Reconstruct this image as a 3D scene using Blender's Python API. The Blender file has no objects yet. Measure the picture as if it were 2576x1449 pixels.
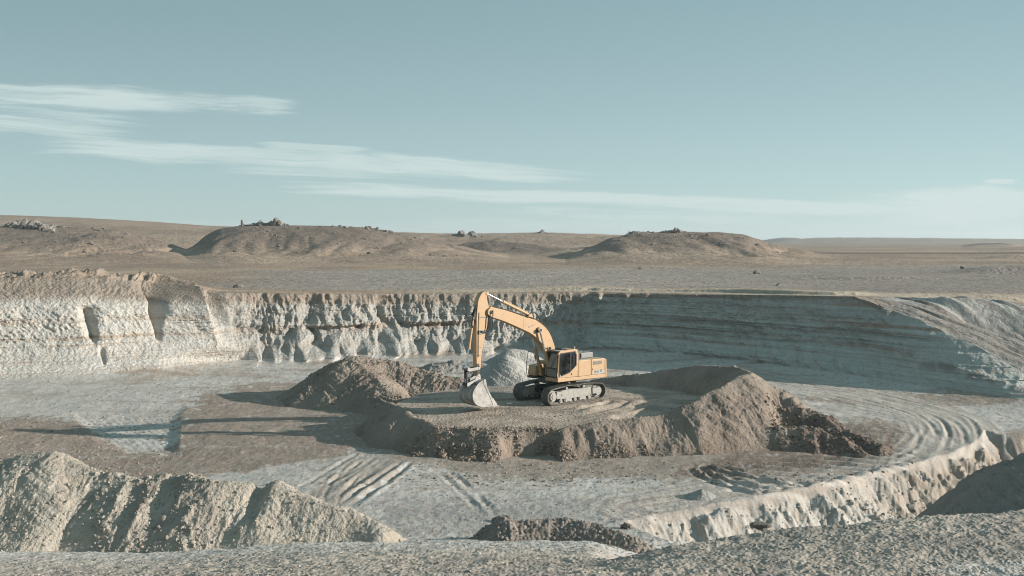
import bpy, bmesh, math, random
import numpy as np
from mathutils import Vector, Matrix

scene = bpy.context.scene
R = math.radians
# ------------------------------------------------------------------ camera
F = 2504.0          # focal length in units of a 2576 wide picture
CAMH = 10.5         # camera height above the pit floor
HZ = 600.0
cam = bpy.data.cameras.new("Camera")
cam.sensor_width = 36.0
cam.lens = 36.0 * F / 2576.0
cam.shift_y = -124.5 / 2576.0
cam.clip_start = 0.5
cam.clip_end = 12000
camo = bpy.data.objects.new("Camera", cam)
camo.location = (0, 0, CAMH)
camo.rotation_euler = (R(90), 0, 0)
scene.collection.objects.link(camo)
scene.camera = camo

# ------------------------------------------------------------------ light
SUN_EL = 16.5
SUN_AZ = 94.5       # clockwise from +Y (away from the camera) ; 90 = exactly right
sun = bpy.data.lights.new("Sun", 'SUN')
sun.energy = 4.15
sun.angle = R(0.55)
sun.color = (1.0, 0.925, 0.84)
suno = bpy.data.objects.new("Sun", sun)
sd = Vector((math.sin(R(SUN_AZ)) * math.cos(R(SUN_EL)), math.cos(R(SUN_AZ)) * math.cos(R(SUN_EL)), math.sin(R(SUN_EL))))
suno.rotation_euler = sd.to_track_quat('Z', 'Y').to_euler()
suno.location = (60, 20, 40)
scene.collection.objects.link(suno)

world = bpy.data.worlds.new("World")
scene.world = world
world.use_nodes = True
nt = world.node_tree
nt.nodes.clear()


class NB:
    """small node builder"""
    def __init__(s, nt): s.nt = nt
    def n(s, t, **kw):
        nd = s.nt.nodes.new(t)
        for k, v in kw.items(): setattr(nd, k, v)
        return nd
    def put(s, sock, v):
        if isinstance(v, bpy.types.NodeSocket): s.nt.links.new(v, sock)
        else: sock.default_value = v
    def m(s, op, a, b=0.0, c=0.0, clamp=False):
        nd = s.n('ShaderNodeMath', operation=op, use_clamp=clamp)
        s.put(nd.inputs[0], a); s.put(nd.inputs[1], b); s.put(nd.inputs[2], c)
        return nd.outputs[0]
    def mapr(s, v, a, b, c=0.0, d=1.0, smooth=True):
        nd = s.n('ShaderNodeMapRange', interpolation_type='SMOOTHSTEP' if smooth else 'LINEAR')
        s.put(nd.inputs[0], v)
        for i, q in enumerate((a, b, c, d)): s.put(nd.inputs[i + 1], q)
        return nd.outputs[0]
    def mix(s, f, a, b, bt='MIX'):
        nd = s.n('ShaderNodeMix', data_type='RGBA', blend_type=bt)
        s.put(nd.inputs[0], f); s.put(nd.inputs[6], a); s.put(nd.inputs[7], b)
        return nd.outputs[2]
    def comb(s, x, y, z=0.0):
        nd = s.n('ShaderNodeCombineXYZ')
        s.put(nd.inputs[0], x); s.put(nd.inputs[1], y); s.put(nd.inputs[2], z)
        return nd.outputs[0]
    def noise(s, vec, scale, detail=4.0, rough=0.55, dist=0.0):
        nd = s.n('ShaderNodeTexNoise')
        if vec is not None: s.put(nd.inputs['Vector'], vec)
        nd.inputs['Scale'].default_value = scale; nd.inputs['Detail'].default_value = detail
        nd.inputs['Roughness'].default_value = rough; nd.inputs['Distortion'].default_value = dist
        return nd.outputs[0]


b = NB(nt)
sky = b.n('ShaderNodeTexSky', sky_type='NISHITA')
sky.sun_disc = False
sky.sun_elevation = R(SUN_EL)
sky.sun_rotation = R(SUN_AZ)
sky.altitude = 900
sky.air_density = 1.0
sky.dust_density = 0.6
sky.ozone_density = 1.2
hsv = b.n('ShaderNodeHueSaturation')
hsv.inputs['Saturation'].default_value = 0.6
b.put(hsv.inputs['Color'], sky.outputs[0])
skyc = b.mix(1.0, hsv.outputs[0], (0.94, 1.10, 0.99, 1), 'MULTIPLY')
tc = b.n('ShaderNodeTexCoord')
sp = b.n('ShaderNodeSeparateXYZ')
b.put(sp.inputs[0], tc.outputs['Generated'])
yy = b.m('MAXIMUM', sp.outputs[1], 0.05)
U = b.m('DIVIDE', sp.outputs[0], yy)          # world azimuth (x over y)
W = b.m('DIVIDE', sp.outputs[2], yy)          # world elevation (z over y)
# teal grey high up, paler towards the horizon and to the right
ramp = b.n('ShaderNodeValToRGB')
ramp.color_ramp.interpolation = 'B_SPLINE'
els = ramp.color_ramp.elements
for i_, (p_, c_) in enumerate([(0.0, (.40, .525, .53)), (0.16, (.36, .49, .52)), (0.40, (.285, .405, .44)), (0.75, (.195, .31, .342)), (1.0, (.22, .35, .40))]):
    e_ = els[i_] if i_ < 2 else els.new(p_)
    e_.position = p_; e_.color = (*c_, 1)
b.put(ramp.inputs[0], b.m('MULTIPLY', W, 2.9, clamp=True))
rc = b.mix(1.0, ramp.outputs[0], (10, 10, 10, 1), 'MULTIPLY')
skyc = b.mix(0.84, skyc, rc)
side_ = b.m('ADD', 1.0, b.m('MULTIPLY', b.mapr(U, -0.5, 0.6), 0.18))
skyc = b.mix(1.0, skyc, b.comb(side_, side_, side_), 'MULTIPLY')


def cloud_band(u0, u1, w0, slope, curve, width, thr0, thr1, seed, fine, amount, st=9.0, eu=0.12):
    """streaky cloud bank: centre line w0 + slope*u + curve*u^2"""
    line = b.m('ADD', b.m('ADD', b.m('MULTIPLY', U, slope), w0), b.m('MULTIPLY', b.m('MULTIPLY', U, U), curve))
    dv = b.m('SUBTRACT', W, line)
    warp = b.m('MULTIPLY', b.m('SUBTRACT', b.noise(b.comb(b.m('ADD', U, seed * 1.7), b.m('MULTIPLY', dv, 3.0)), 5.0, 3.0), 0.5), width * 1.1)
    dw = b.m('ADD', dv, warp)
    body = b.mapr(b.m('ABSOLUTE', dw), width * 0.25, width, 1.0, 0.0)
    ends = b.m('MULTIPLY', b.mapr(U, u0, u0 + eu, 0, 1), b.mapr(U, u1 - eu, u1, 1, 0))
    n1 = b.noise(b.comb(b.m('ADD', U, seed), b.m('MULTIPLY', dw, st)), fine, 8.0, 0.62, 0.25)
    n2 = b.noise(b.comb(b.m('ADD', U, seed * 2.3), b.m('MULTIPLY', dw, st * 2.6)), fine * 2.6, 6.0, 0.65, 0.15)
    nn = b.m('ADD', b.m('MULTIPLY', n1, 0.62), b.m('MULTIPLY', n2, 0.38))
    d = b.m('ADD', nn, b.m('MULTIPLY', b.m('SUBTRACT', b.m('MULTIPLY', body, ends), 1.0), 0.34))
    return b.m('MULTIPLY', b.m('MULTIPLY', b.mapr(d, thr0, thr1), amount), b.mapr(b.m('MULTIPLY', body, ends), 0.0, 0.35))


cl = [
    cloud_band(-0.99, -0.25, 0.118, -0.060, 0.0, 0.020, 0.295, 0.55, 1.3, 3.0, 0.83, 13.0, 0.14),
    cloud_band(-0.99, -0.30, 0.093, -0.070, 0.0, 0.016, 0.335, 0.59, 21.3, 3.4, 0.63, 15.0, 0.14),
    cloud_band(-0.99, -0.30, 0.068, -0.095, 0.0, 0.018, 0.315, 0.59, 4.1, 3.8, 0.71, 15.0, 0.14),
    cloud_band(-0.44, -0.17, 0.118, -0.07, 0.0, 0.018, 0.375, 0.57, 6.7, 7.0, 0.57, 7.0, 0.08),
    cloud_band(-0.58, 0.16, 0.0675, -0.070, -0.04, 0.017, 0.285, 0.55, 8.2, 4.2, 0.8, 12.0, 0.20),
    cloud_band(-0.36, -0.02, 0.057, -0.060, -0.04, 0.010, 0.315, 0.57, 18.2, 5.0, 0.57, 14.0, 0.14),
    cloud_band(-0.28, -0.12, 0.083, -0.045, 0.0, 0.006, 0.275, 0.48, 2.9, 5.0, 0.57, 12.0, 0.06),
    cloud_band(-0.30, 0.52, 0.042, -0.042, 0.02, 0.012, 0.285, 0.53, 3.4, 5.0, 0.83, 11.0, 0.18),
    cloud_band(-0.10, 0.40, 0.029, -0.035, 0.0, 0.013, 0.375, 0.59, 9.4, 9.0, 0.57, 4.5, 0.15),
    cloud_band(0.26, 0.99, 0.022, 0.012, 0.0, 0.030, 0.255, 0.55, 5.5, 6.0, 0.95, 3.4, 0.16),
    cloud_band(0.34, 0.64, 0.036, 0.010, 0.0, 0.010, 0.315, 0.41, 15.5, 17.0, 0.95, 1.3, 0.10),
    cloud_band(0.46, 0.52, 0.0575, 0.0, 0.0, 0.004, 0.255, 0.39, 7.7, 6.0, 0.8, 10.0, 0.03),
    cloud_band(-0.70, 0.95, 0.008, 0.0, 0.0, 0.020, 0.315, 0.67, 11.0, 6.0, 0.52, 6.0, 0.5),
]
cov = cl[0]
for c in cl[1:]:
    cov = b.m('MAXIMUM', cov, c)
skyc = b.mix(cov, skyc, (5.7, 6.7, 6.55, 1))
bg = b.n('ShaderNodeBackground')
bg.inputs['Strength'].default_value = 0.060
b.put(bg.inputs['Color'], skyc)
wo = b.n('ShaderNodeOutputWorld')
b.put(wo.inputs[0], bg.outputs[0])

scene.view_settings.view_transform = 'Standard'
scene.view_settings.look = 'None'
scene.view_settings.exposure = 0.92
scene.view_settings.gamma = 1.0
scene.view_settings.use_curve_mapping = False
try:
    scene.cycles.max_bounces = 5
    scene.cycles.filter_width = 1.05
except Exception:
    pass

# ------------------------------------------------------------------ noise in numpy
_rng = np.random.RandomState(7)
_P = np.concatenate([_rng.permutation(256)] * 3).astype(np.int32)
_A = _rng.rand(256) * 2 * np.pi
_GX = np.cos(_A).astype(np.float32); _GY = np.sin(_A).astype(np.float32)
_G3 = _rng.randn(256, 3); _G3 /= np.linalg.norm(_G3, axis=1)[:, None]; _G3 = _G3.astype(np.float32)


def pn(x, y, seed=0):
    x = np.asarray(x, dtype=np.float64) + seed * 17.31; y = np.asarray(y, dtype=np.float64) + seed * 9.77
    xf = np.floor(x); yf = np.floor(y)
    fx = (x - xf).astype(np.float32); fy = (y - yf).astype(np.float32)
    xi = xf.astype(np.int64) & 255; yi = yf.astype(np.int64) & 255
    u = fx * fx * fx * (fx * (fx * 6 - 15) + 10); v = fy * fy * fy * (fy * (fy * 6 - 15) + 10)
    def g(dx, dy):
        h = _P[_P[(xi + dx) & 255] + ((yi + dy) & 255)] & 255
        return _GX[h] * (fx - dx) + _GY[h] * (fy - dy)
    a = g(0, 0); a = a + u * (g(1, 0) - a)
    c = g(0, 1); c = c + u * (g(1, 1) - c)
    return (a + v * (c - a)) * 1.5


def pn3(x, y, z, seed=0):
    x, y, z = [np.asarray(q, dtype=np.float64) for q in (x, y, z)]
    x = x + seed * 17.31; y = y + seed * 9.77; z = z + seed * 3.1
    xf = np.floor(x); yf = np.floor(y); zf = np.floor(z)
    fx = (x - xf).astype(np.float32); fy = (y - yf).astype(np.float32); fz = (z - zf).astype(np.float32)
    xi = xf.astype(np.int64) & 255; yi = yf.astype(np.int64) & 255; zi = zf.astype(np.int64) & 255
    s = lambda t: t * t * t * (t * (t * 6 - 15) + 10)
    u, v, w = s(fx), s(fy), s(fz)
    def g(dx, dy, dz):
        h = _P[_P[_P[(xi + dx) & 255] + ((yi + dy) & 255)] + ((zi + dz) & 255)] & 255
        G = _G3[h]
        return G[..., 0] * (fx - dx) + G[..., 1] * (fy - dy) + G[..., 2] * (fz - dz)
    def l(t, a, c): return a + t * (c - a)
    return l(w, l(v, l(u, g(0, 0, 0), g(1, 0, 0)), l(u, g(0, 1, 0), g(1, 1, 0))),
             l(v, l(u, g(0, 0, 1), g(1, 0, 1)), l(u, g(0, 1, 1), g(1, 1, 1)))) * 1.5


def fbm(x, y, o=4, seed=0, gain=0.5):
    r = 0; a = 1.0; f = 1.0; t = 0
    for i in range(o):
        r = r + a * pn(x * f, y * f, seed + i * 3); t += a; a *= gain; f *= 2.03
    return r / t


def fbm3(x, y, z, o=3, seed=0, gain=0.5):
    r = 0; a = 1.0; f = 1.0; t = 0
    for i in range(o):
        r = r + a * pn3(x * f, y * f, z * f, seed + i * 3); t += a; a *= gain; f *= 2.03
    return r / t


def ridged(x, y, o=3, seed=0):
    r = 0; a = 1.0; f = 1.0; t = 0
    for i in range(o):
        r = r + a * (1 - 2 * np.abs(pn(x * f, y * f, seed + i * 5))); t += a; a *= 0.5; f *= 2.1
    return r / t


def sst(x, a, c):
    t = np.clip((x - a) / (c - a), 0, 1)
    return t * t * (3 - 2 * t)


def lerp(a, c, t): return a + (c - a) * t


def mixc(C, col, w):
    col = np.asarray(col, dtype=np.float32)
    return C + (col - C) * w[..., None]


def Pw(px, py, d):
    """a point seen at (px,py) of the 2576 wide picture, d metres away"""
    return ((px - 1288) / F * d, d, CAMH - (py - HZ) / F * d)


def Pz(px, py, z=0.0):
    d = (CAMH - z) * F / (py - HZ)
    return ((px - 1288) / F * d, d, z)


def segdist(X, Y, pts, closed=False):
    """distance to a polyline, and interpolated third coordinate"""
    best = np.full(X.shape, 1e9, dtype=np.float32); val = np.zeros(X.shape, dtype=np.float32); arc = np.zeros(X.shape, dtype=np.float32)
    n = len(pts); acc = 0.0
    for i in range(n - 1 if not closed else n):
        p = pts[i]; q = pts[(i + 1) % n]
        dx, dy = q[0] - p[0], q[1] - p[1]; L2 = dx * dx + dy * dy + 1e-9
        t = np.clip(((X - p[0]) * dx + (Y - p[1]) * dy) / L2, 0, 1)
        d = np.hypot(X - p[0] - t * dx, Y - p[1] - t * dy)
        m = d < best
        best = np.where(m, d, best); arc = np.where(m, acc + t * math.sqrt(L2), arc)
        if len(p) > 2: val = np.where(m, p[2] + t * (q[2] - p[2]), val)
        acc += math.sqrt(L2)
    return best, val, arc


def inside(X, Y, poly):
    r = np.zeros(X.shape, dtype=bool); n = len(poly)
    for i in range(n):
        x0, y0 = poly[i][:2]; x1, y1 = poly[(i + 1) % n][:2]
        if y0 == y1: continue
        c = ((y0 > Y) != (y1 > Y)) & (X < (x1 - x0) * (Y - y0) / (y1 - y0) + x0)
        r ^= c
    return r


def softpoly(X, Y, poly, soft):
    d = segdist(X, Y, poly, True)[0]
    s = np.where(inside(X, Y, poly), d, -d)
    return sst(s, -soft, soft)


# ------------------------------------------------------------------ materials
def ground_mat(name, bumps, rough=0.95, var=0.18, vscale=0.6, spec=0.1, extra=None, fine=(9.0, 0.22)):
    """earth: painted albedo patches broken up by noise, plus bump of several sizes"""
    m = bpy.data.materials.new(name); m.use_nodes = True
    n = NB(m.node_tree); n.nt.nodes.clear()
    at = n.n('ShaderNodeAttribute', attribute_name='Col')
    tc = n.n('ShaderNodeTexCoord'); co = tc.outputs['Object']
    v1 = n.noise(co, vscale, 6, 0.6); v2 = n.noise(co, fine[0], 5, 0.65)
    f = n.m('ADD', n.m('MULTIPLY', n.m('SUBTRACT', v1, 0.5), var * 2.4), n.m('MULTIPLY', n.m('SUBTRACT', v2, 0.5), fine[1] * 2.4))
    f = n.m('ADD', f, 1.0)
    cc = n.comb(f, f, f)
    col = n.mix(1.0, at.outputs['Color'], cc, 'MULTIPLY')
    col = n.mix(1.0, col, (1.03, 0.985, 0.95, 1), 'MULTIPLY')
    spk = n.noise(co, fine[0] * 1.35, 3, 0.7)
    col = n.mix(n.mapr(spk, 0.57, 0.68, 0.0, 0.42), col, n.mix(1.0, col, (0.50, 0.50, 0.51, 1), 'MULTIPLY'))
    warm = n.noise(co, vscale * 2.7, 4, 0.5)
    col = n.mix(n.mapr(warm, 0.45, 0.75, 0, 0.35), col, n.mix(1.0, col, (1.12, 0.97, 0.84, 1), 'MULTIPLY'))
    bs = n.n('ShaderNodeBsdfPrincipled')
    n.put(bs.inputs['Base Color'], col)
    bs.inputs['Roughness'].default_value = rough
    bs.inputs['Specular IOR Level'].default_value = spec
    h = None
    for kind, sc, amp in bumps:
        if kind == 'n': t = n.noise(co, sc, 6, 0.62)
        elif kind == 's':
            mp = n.n('ShaderNodeMapping'); n.put(mp.inputs[0], co); mp.inputs['Scale'].default_value = (1, 1, 4.5)
            t = n.noise(mp.outputs[0], sc, 6, 0.6)
        else:
            vo = n.n('ShaderNodeTexVoronoi'); n.put(vo.inputs['Vector'], co); vo.inputs['Scale'].default_value = sc
            vo.inputs['Randomness'].default_value = 1.0
            t = n.m('SUBTRACT', 1.0, vo.outputs[0])
        t = n.m('MULTIPLY', t, amp)
        h = t if h is None else n.m('ADD', h, t)
    bp = n.n('ShaderNodeBump'); bp.inputs['Distance'].default_value = 1.0; bp.inputs['Strength'].default_value = 1.0
    n.put(bp.inputs['Height'], h); n.put(bs.inputs['Normal'], bp.outputs[0])
    o = n.n('ShaderNodeOutputMaterial'); n.put(o.inputs[0], bs.outputs[0])
    return m


M_floor = ground_mat('pit_floor_earth', [('n', 0.9, 0.07), ('n', 4.0, 0.035), ('v', 7.0, 0.010), ('n', 16.0, 0.012)], var=0.13)
M_wall = ground_mat('clay_wall', [('n', 1.5, 0.16), ('n', 4.5, 0.22), ('v', 3.5, 0.06), ('s', 1.2, 0.12), ('n', 14.0, 0.05)], var=0.12, vscale=0.8, fine=(7.0, 0.22))
M_plain = ground_mat('steppe', [('n', 0.15, 0.35), ('n', 0.6, 0.26), ('n', 1.8, 0.26), ('v', 1.3, 0.06), ('n', 5.0, 0.07)], var=0.16, vscale=0.12, fine=(1.8, 0.34))
M_hill = ground_mat('hill_grass', [('n', 0.12, 0.9), ('n', 0.5, 0.6), ('n', 1.6, 0.25)], var=0.20, vscale=0.04, fine=(0.6, 0.32))
M_dirt = ground_mat('loose_dirt', [('n', 1.6, 0.06), ('n', 6.0, 0.085), ('v', 7.0, 0.03), ('n', 20.0, 0.02)], var=0.13)
M_pale = ground_mat('pale_rubble', [('n', 2.5, 0.07), ('v', 6.0, 0.03), ('v', 14.0, 0.02), ('n', 25.0, 0.012)], var=0.11, fine=(10.0, 0.16))


def tag(o, label=None, cat=None, group=None, kind=None):
    if label: o['label'] = label
    if cat: o['category'] = cat
    if group: o['group'] = group
    if kind: o['kind'] = kind
    return o


def raw_mesh(name, V, Fq, C, mat, smooth=True):
    """V (n,3), Fq (m,4) quads, C (n,3)"""
    me = bpy.data.meshes.new(name)
    me.vertices.add(len(V)); me.vertices.foreach_set('co', np.ascontiguousarray(V, dtype=np.float32).ravel())
    k = Fq.shape[1]
    me.loops.add(Fq.size); me.loops.foreach_set('vertex_index', Fq.astype(np.int32).ravel())
    me.polygons.add(len(Fq))
    me.polygons.foreach_set('loop_start', np.arange(0, Fq.size, k, dtype=np.int32))
    me.polygons.foreach_set('loop_total', np.full(len(Fq), k, dtype=np.int32))
    me.polygons.foreach_set('use_smooth', np.full(len(Fq), smooth, dtype=bool))
    me.update(calc_edges=True)
    if C is not None:
        a = me.color_attributes.new('Col', 'FLOAT_COLOR', 'POINT')
        C4 = np.ones((len(V), 4), dtype=np.float32); C4[:, :3] = C
        a.data.foreach_set('color', C4.ravel())
    me.materials.append(mat)
    o = bpy.data.objects.new(name, me)
    scene.collection.objects.link(o)
    return o


def grid_mesh(name, X, Y, Z, C, mat, keep=None, smooth=True, flip=False):
    r, c = X.shape
    idx = np.arange(r * c).reshape(r, c)
    q = np.stack([idx[:-1, :-1], idx[:-1, 1:], idx[1:, 1:], idx[1:, :-1]], -1)
    if flip: q = q[..., ::-1]
    if keep is not None:
        q = q[keep]
    else: q = q.reshape(-1, 4)
    V = np.stack([X, Y, Z], -1).reshape(-1, 3); Cf = C.reshape(-1, 3)
    used = np.zeros(len(V), dtype=bool); used[q.ravel()] = True
    if not used.all():
        mp = np.cumsum(used) - 1
        V = V[used]; Cf = Cf[used]; q = mp[q]
    return raw_mesh(name, V, q, Cf, mat, smooth)


# ================================================================== TERRAIN
WHITE = (0.475, 0.47, 0.44); CREAM = (0.50, 0.455, 0.39); GREYW = (0.44, 0.445, 0.43)
PALE = (0.40, 0.395, 0.375); GREY = (0.30, 0.30, 0.29); BROWN = (0.235, 0.19, 0.155)
TAN = (0.34, 0.275, 0.215); DKBR = (0.155, 0.125, 0.105); GRASS = (0.30, 0.243, 0.192); DUSTY = (0.27, 0.24, 0.21)

def tab(px, rows):
    a = np.array(rows, dtype=float)
    return np.interp(px, a[:, 0], a[:, 1])


def smooth_tab(px, rows):
    # piecewise cubic (Catmull-Rom style) via dense smoothing of the linear table
    a = np.array(rows, dtype=float)
    xs = np.linspace(a[0, 0], a[-1, 0], 3600); ys = np.interp(xs, a[:, 0], a[:, 1])
    k = np.hanning(17); k /= k.sum()
    ys = np.convolve(np.pad(ys, 8, mode='edge'), k, mode='valid')
    return np.interp(px, xs, ys)


BASE = [(-2200, 50), (-700, 62), (-300, 68), (0, 72), (200, 74), (400, 77.3), (520, 81), (650, 84.8), (800, 86), (1000, 89.5), (1200, 90.8), (1400, 92), (1480, 92),
        (1600, 90), (1700, 87.6), (1850, 83.5), (2000, 78.5), (2150, 73.8), (2300, 69), (2450, 65.6), (2576, 62.8), (2750, 60), (3000, 58), (4800, 55)]
RUN = [(-2200, 8), (-300, 8), (0, 8), (200, 7.5), (400, 7), (480, 6), (580, 4), (700, 3.5), (1480, 3.0), (1600, 2.8), (1900, 3.0), (2000, 3.8), (2150, 5.2), (2300, 5.2), (2450, 4.4), (2576, 3.6), (2750, 4), (4800, 5)]
CRESTPY = [(-2200, 700), (-300, 698), (0, 700), (200, 699), (330, 706), (430, 714), (500, 722), (560, 736), (700, 738), (1480, 739), (1800, 741), (2000, 743), (2150, 746), (2300, 800), (2450, 868), (2576, 940), (2700, 985), (2900, 1000), (4800, 1010)]
RIMD = [(-2200, 0.5), (2100, 0.5), (2150, 2), (2300, 11), (2450, 16), (2576, 20), (2750, 22), (3000, 25), (4800, 30)]    # crest to plateau edge (ramp lies between)

base_at = lambda px: smooth_tab(px, BASE)
run_at = lambda px: smooth_tab(px, RUN)
def ztop_at(px):
    d = base_at(px) + run_at(px)
    return CAMH - (tab(px, CRESTPY) - HZ) / F * d
def zplat_at(px):
    return tab(px, [(-2200, 6.5), (-300, 7.2), (200, 7.2), (430, 6.6), (560, 5.7), (1000, 5.35), (1600, 5.4), (2000, 5.7), (2150, 5.8), (2400, 5.2), (2576, 4.9), (3000, 4.6), (4800, 4.6)])

# near bank the photograph is taken over: a slope at the left, a ledge with an edge at the right
def Gbase(X, Y):
    """smooth ground height inside the pit (before the wall)"""
    px = 1288 + F * X / Y
    z = -0.3 * sst(Y, 60, 46) - 0.0 * Y
    z = z - 0.35 * sst(px, 900, 300) * sst(Y, 66, 50)
    ramp = np.clip(3.04 + (22 - Y) * 0.2386, -0.3, 4.2)
    ramp = np.where(Y > 22, np.maximum(ramp, -0.3), np.minimum(3.04 + (22 - Y) * 0.12, 3.9))
    rampw = ramp + 0.3
    dedge = tab(px, [(1000, 24), (1230, 25.0), (1640, 25.6), (1800, 26.0), (2100, 26.5), (2300, 26.9), (2576, 27.4), (4000, 28)]) + 0.25 * fbm(X * 0.7, Y * 0.3, 3, 71)
    led = np.where(Y < dedge, 3.04 + (22 - np.minimum(Y, 22)) * 0.12, 0) + 0.0 * X
    ledz = tab(px, [(1000, 2.5), (1230, 2.55), (1650, 2.56), (1800, 2.64), (2100, 2.80), (2300, 2.92), (2576, 3.0), (4000, 3.1)]) + 0.3
    ledz = lerp(3.34, ledz, sst(Y, 22, 26))
    led = (ledz + (22 - np.minimum(Y, 22)) * 0.12) * sst(Y, dedge + 3.0, dedge - 0.1)
    w = sst(px, 1470, 1740)
    near = rampw * (1 - w) + led * w
    z = z + near
    # cut below the haul road on the right
    road = [Pz(1560, 1292), Pz(1650, 1276), Pz(1750, 1262), Pz(1900, 1237), Pz(2100, 1196), Pz(2300, 1150), Pz(2400, 1126), Pz(2455, 1105), Pz(2478, 1082), Pz(2520, 1092), Pz(2700, 1090), Pz(3200, 1085), Pz(4500, 1085)]
    d, _, arc = segdist(X, Y, road)
    yr = np.interp(X, [p[0] for p in road], [p[1] for p in road])
    side = Y < yr
    wob = 0.22 * pn(arc * 1.3, arc * 0 + 0.5, 5) + 0.12 * pn(arc * 4, arc * 0 + 2.5, 6)
    d = np.maximum(d + 0.55 * fbm(X * 0.55, Y * 0.55, 3, 9) * side * sst(d, 0.0, 0.6), 0)
    depth = np.interp(arc, [0, 1.2, 3, 6, 15, 30], [0.0, 0.9, 1.45, 1.8, 2.3, 2.7])
    cut = -depth * sst(np.where(side, d, 0) + wob * sst(d, 0, 0.8) * side, 0.0, 1.0) ** 1.0 * 1.0
    run = depth / 0.95 + 0.05
    cut = -depth * np.clip((np.where(side, d, 0) + wob * sst(d, 0, 0.6) * side) / run, 0, 1)
    cut = cut * sst(Y, dedge + 0.5, dedge + 4)
    z = z + cut
    # low lip of pushed up earth along the road edge
    z = z + (0.05 + 0.09 * np.clip(pn(arc * 0.7, arc * 0 + 4, 7), 0, 1)) * np.exp(-(d / 0.45) ** 2) * sst(px, 1700, 1900)
    return z


T = np.concatenate([np.linspace(-1.7, -0.64, 40)[:-1], np.linspace(-0.64, 0.64, 1560), np.linspace(0.64, 1.7, 40)[1:]])
PX = 1288 + F * T
bd = base_at(PX); rn = run_at(PX); zt = ztop_at(PX)
NC = len(T)

# ---- floor rows
NRF = 700
s = np.linspace(0, 1, NRF)
inv = lerp(1 / 19.5, 1.0 / bd[None, :], s[:, None])
near_rows = np.linspace(5, 19.2, 30)[:, None] * np.ones((1, NC))
FY = np.concatenate([near_rows, 1 / inv], 0)
FX = FY * T[None, :]
Zf = Gbase(FX, FY)
zb = Zf[-1].copy()
VPX = 1288 + F * FX / FY; VPY = HZ + CAMH * F / FY       # handy floor coordinates (as seen from the survey point at z=0)

# wall-foot scree: the floor rises a little towards the wall
dist_b = bd[None, :] - FY
Zf = Zf + 0.35 * np.exp(-dist_b / 2.0) + 0.10 * fbm(FX * 0.12, FY * 0.12, 3, 1)
Zf = Zf + 0.05 * fbm(FX * 0.6, FY * 0.6, 3, 2)
near = sst(FY, 48, 24)
Zf = Zf + (0.03 + 0.035 * near) * fbm(FX * 1.7, FY * 1.7, 4, 4, 0.6)
Zf = Zf + 0.05 * near * np.maximum(pn(FX * 3.2, FY * 3.2, 8) - 0.12, 0) + 0.035 * near * np.abs(pn(FX * 8, FY * 8, 9))


# ---------------- colour of the floor
C = np.empty(FX.shape + (3,), dtype=np.float32); C[:] = PALE
n1 = fbm(FX * 0.25, FY * 0.25, 4, 21); n2 = fbm(FX * 0.9, FY * 0.9, 3, 22)
n3 = fbm(FX * 2.6, FY * 2.0, 3, 29, 0.6)
streak = fbm(VPX * 0.004, VPY * 0.09, 4, 23)       # drag marks lie across the view along x
def zone(poly, col, w, soft=9, wob=14):
    global C
    soft = soft * 1.9
    a = softpoly(VPX + wob * (5.0 * n2 + 4.0 * n1), VPY + wob * (1.6 * n2 + 1.5 * n1), poly, soft)
    a = sst(a + 0.95 * n3 + 0.4 * n2, 0.1, 0.9)
    C = mixc(C, col, np.clip(a * w, 0, 1))
    return a
C = mixc(C, GREYW, np.clip(0.5 + 1.4 * n1, 0, 1))
C = mixc(C, BROWN, np.clip(streak * 2.2 - 0.15, 0, 0.8) * sst(VPY, 1110, 930))
# brown apron to the left of the heaps
zone([(-900, 1035), (0, 1045), (190, 1050), (330, 1110), (440, 1112), (455, 1030), (520, 985), (640, 965), (760, 965), (900, 980), (1100, 980), (1100, 1120), (900, 1118), (760, 1140), (420, 1192), (200, 1200), (-900, 1230)], BROWN, 0.92, 7, 10)
zone([(300, 945), (420, 935), (620, 925), (640, 935), (420, 955), (330, 975)], TAN, 0.6, 8, 10)
zone([(420, 1192), (760, 1142), (900, 1122), (1010, 1128), (860, 1200), (700, 1230), (520, 1215)], PALE, 0.9, 6, 8)
zone([(900, 1120), (1060, 1140), (960, 1200), (870, 1260), (760, 1250), (800, 1180)], DUSTY, 0.7, 8, 10)
# around and in front of the berm
zone([(880, 1090), (1050, 1110), (1300, 1120), (1700, 1120), (2000, 1080), (2200, 1050), (2290, 1070), (2310, 1110), (2290, 1150), (2130, 1185), (1900, 1205), (1700, 1190), (1500, 1190), (1300, 1185), (1000, 1150)], (0.26, 0.228, 0.195), 0.95, 8, 10)
zone([(1690, 1175), (1950, 1090), (2200, 1065), (2290, 1080), (2290, 1140), (2180, 1172), (2000, 1190), (1830, 1203)], DKBR, 0.85, 6, 5)
zone([(1000, 1232), (1600, 1240), (1640, 1250), (1300, 1300), (1000, 1290), (930, 1250)], GREY, 0.75, 8, 12)
zone([(1640, 1230), (1700, 1250), (1600, 1320), (900, 1330), (1000, 1250)], GREY, 0.7, 12, 14)
zone([(1960, 995), (2500, 998), (2700, 1010), (2700, 1020), (2300, 1020), (2100, 1015)], BROWN, 0.8, 4, 8)
zone([(2490, 1090), (2700, 1080), (2900, 1200), (2450, 1250)], BROWN, 0.8, 8, 8)
zone([(1060, 905), (1290, 900), (1290, 930), (1090, 935)], GREY, 0.5, 6, 8)
zone([(-900, 955), (60, 960), (300, 960), (480, 965), (440, 1005), (250, 1040), (-900, 1035)], PALE, 0.8, 6, 10)
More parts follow.
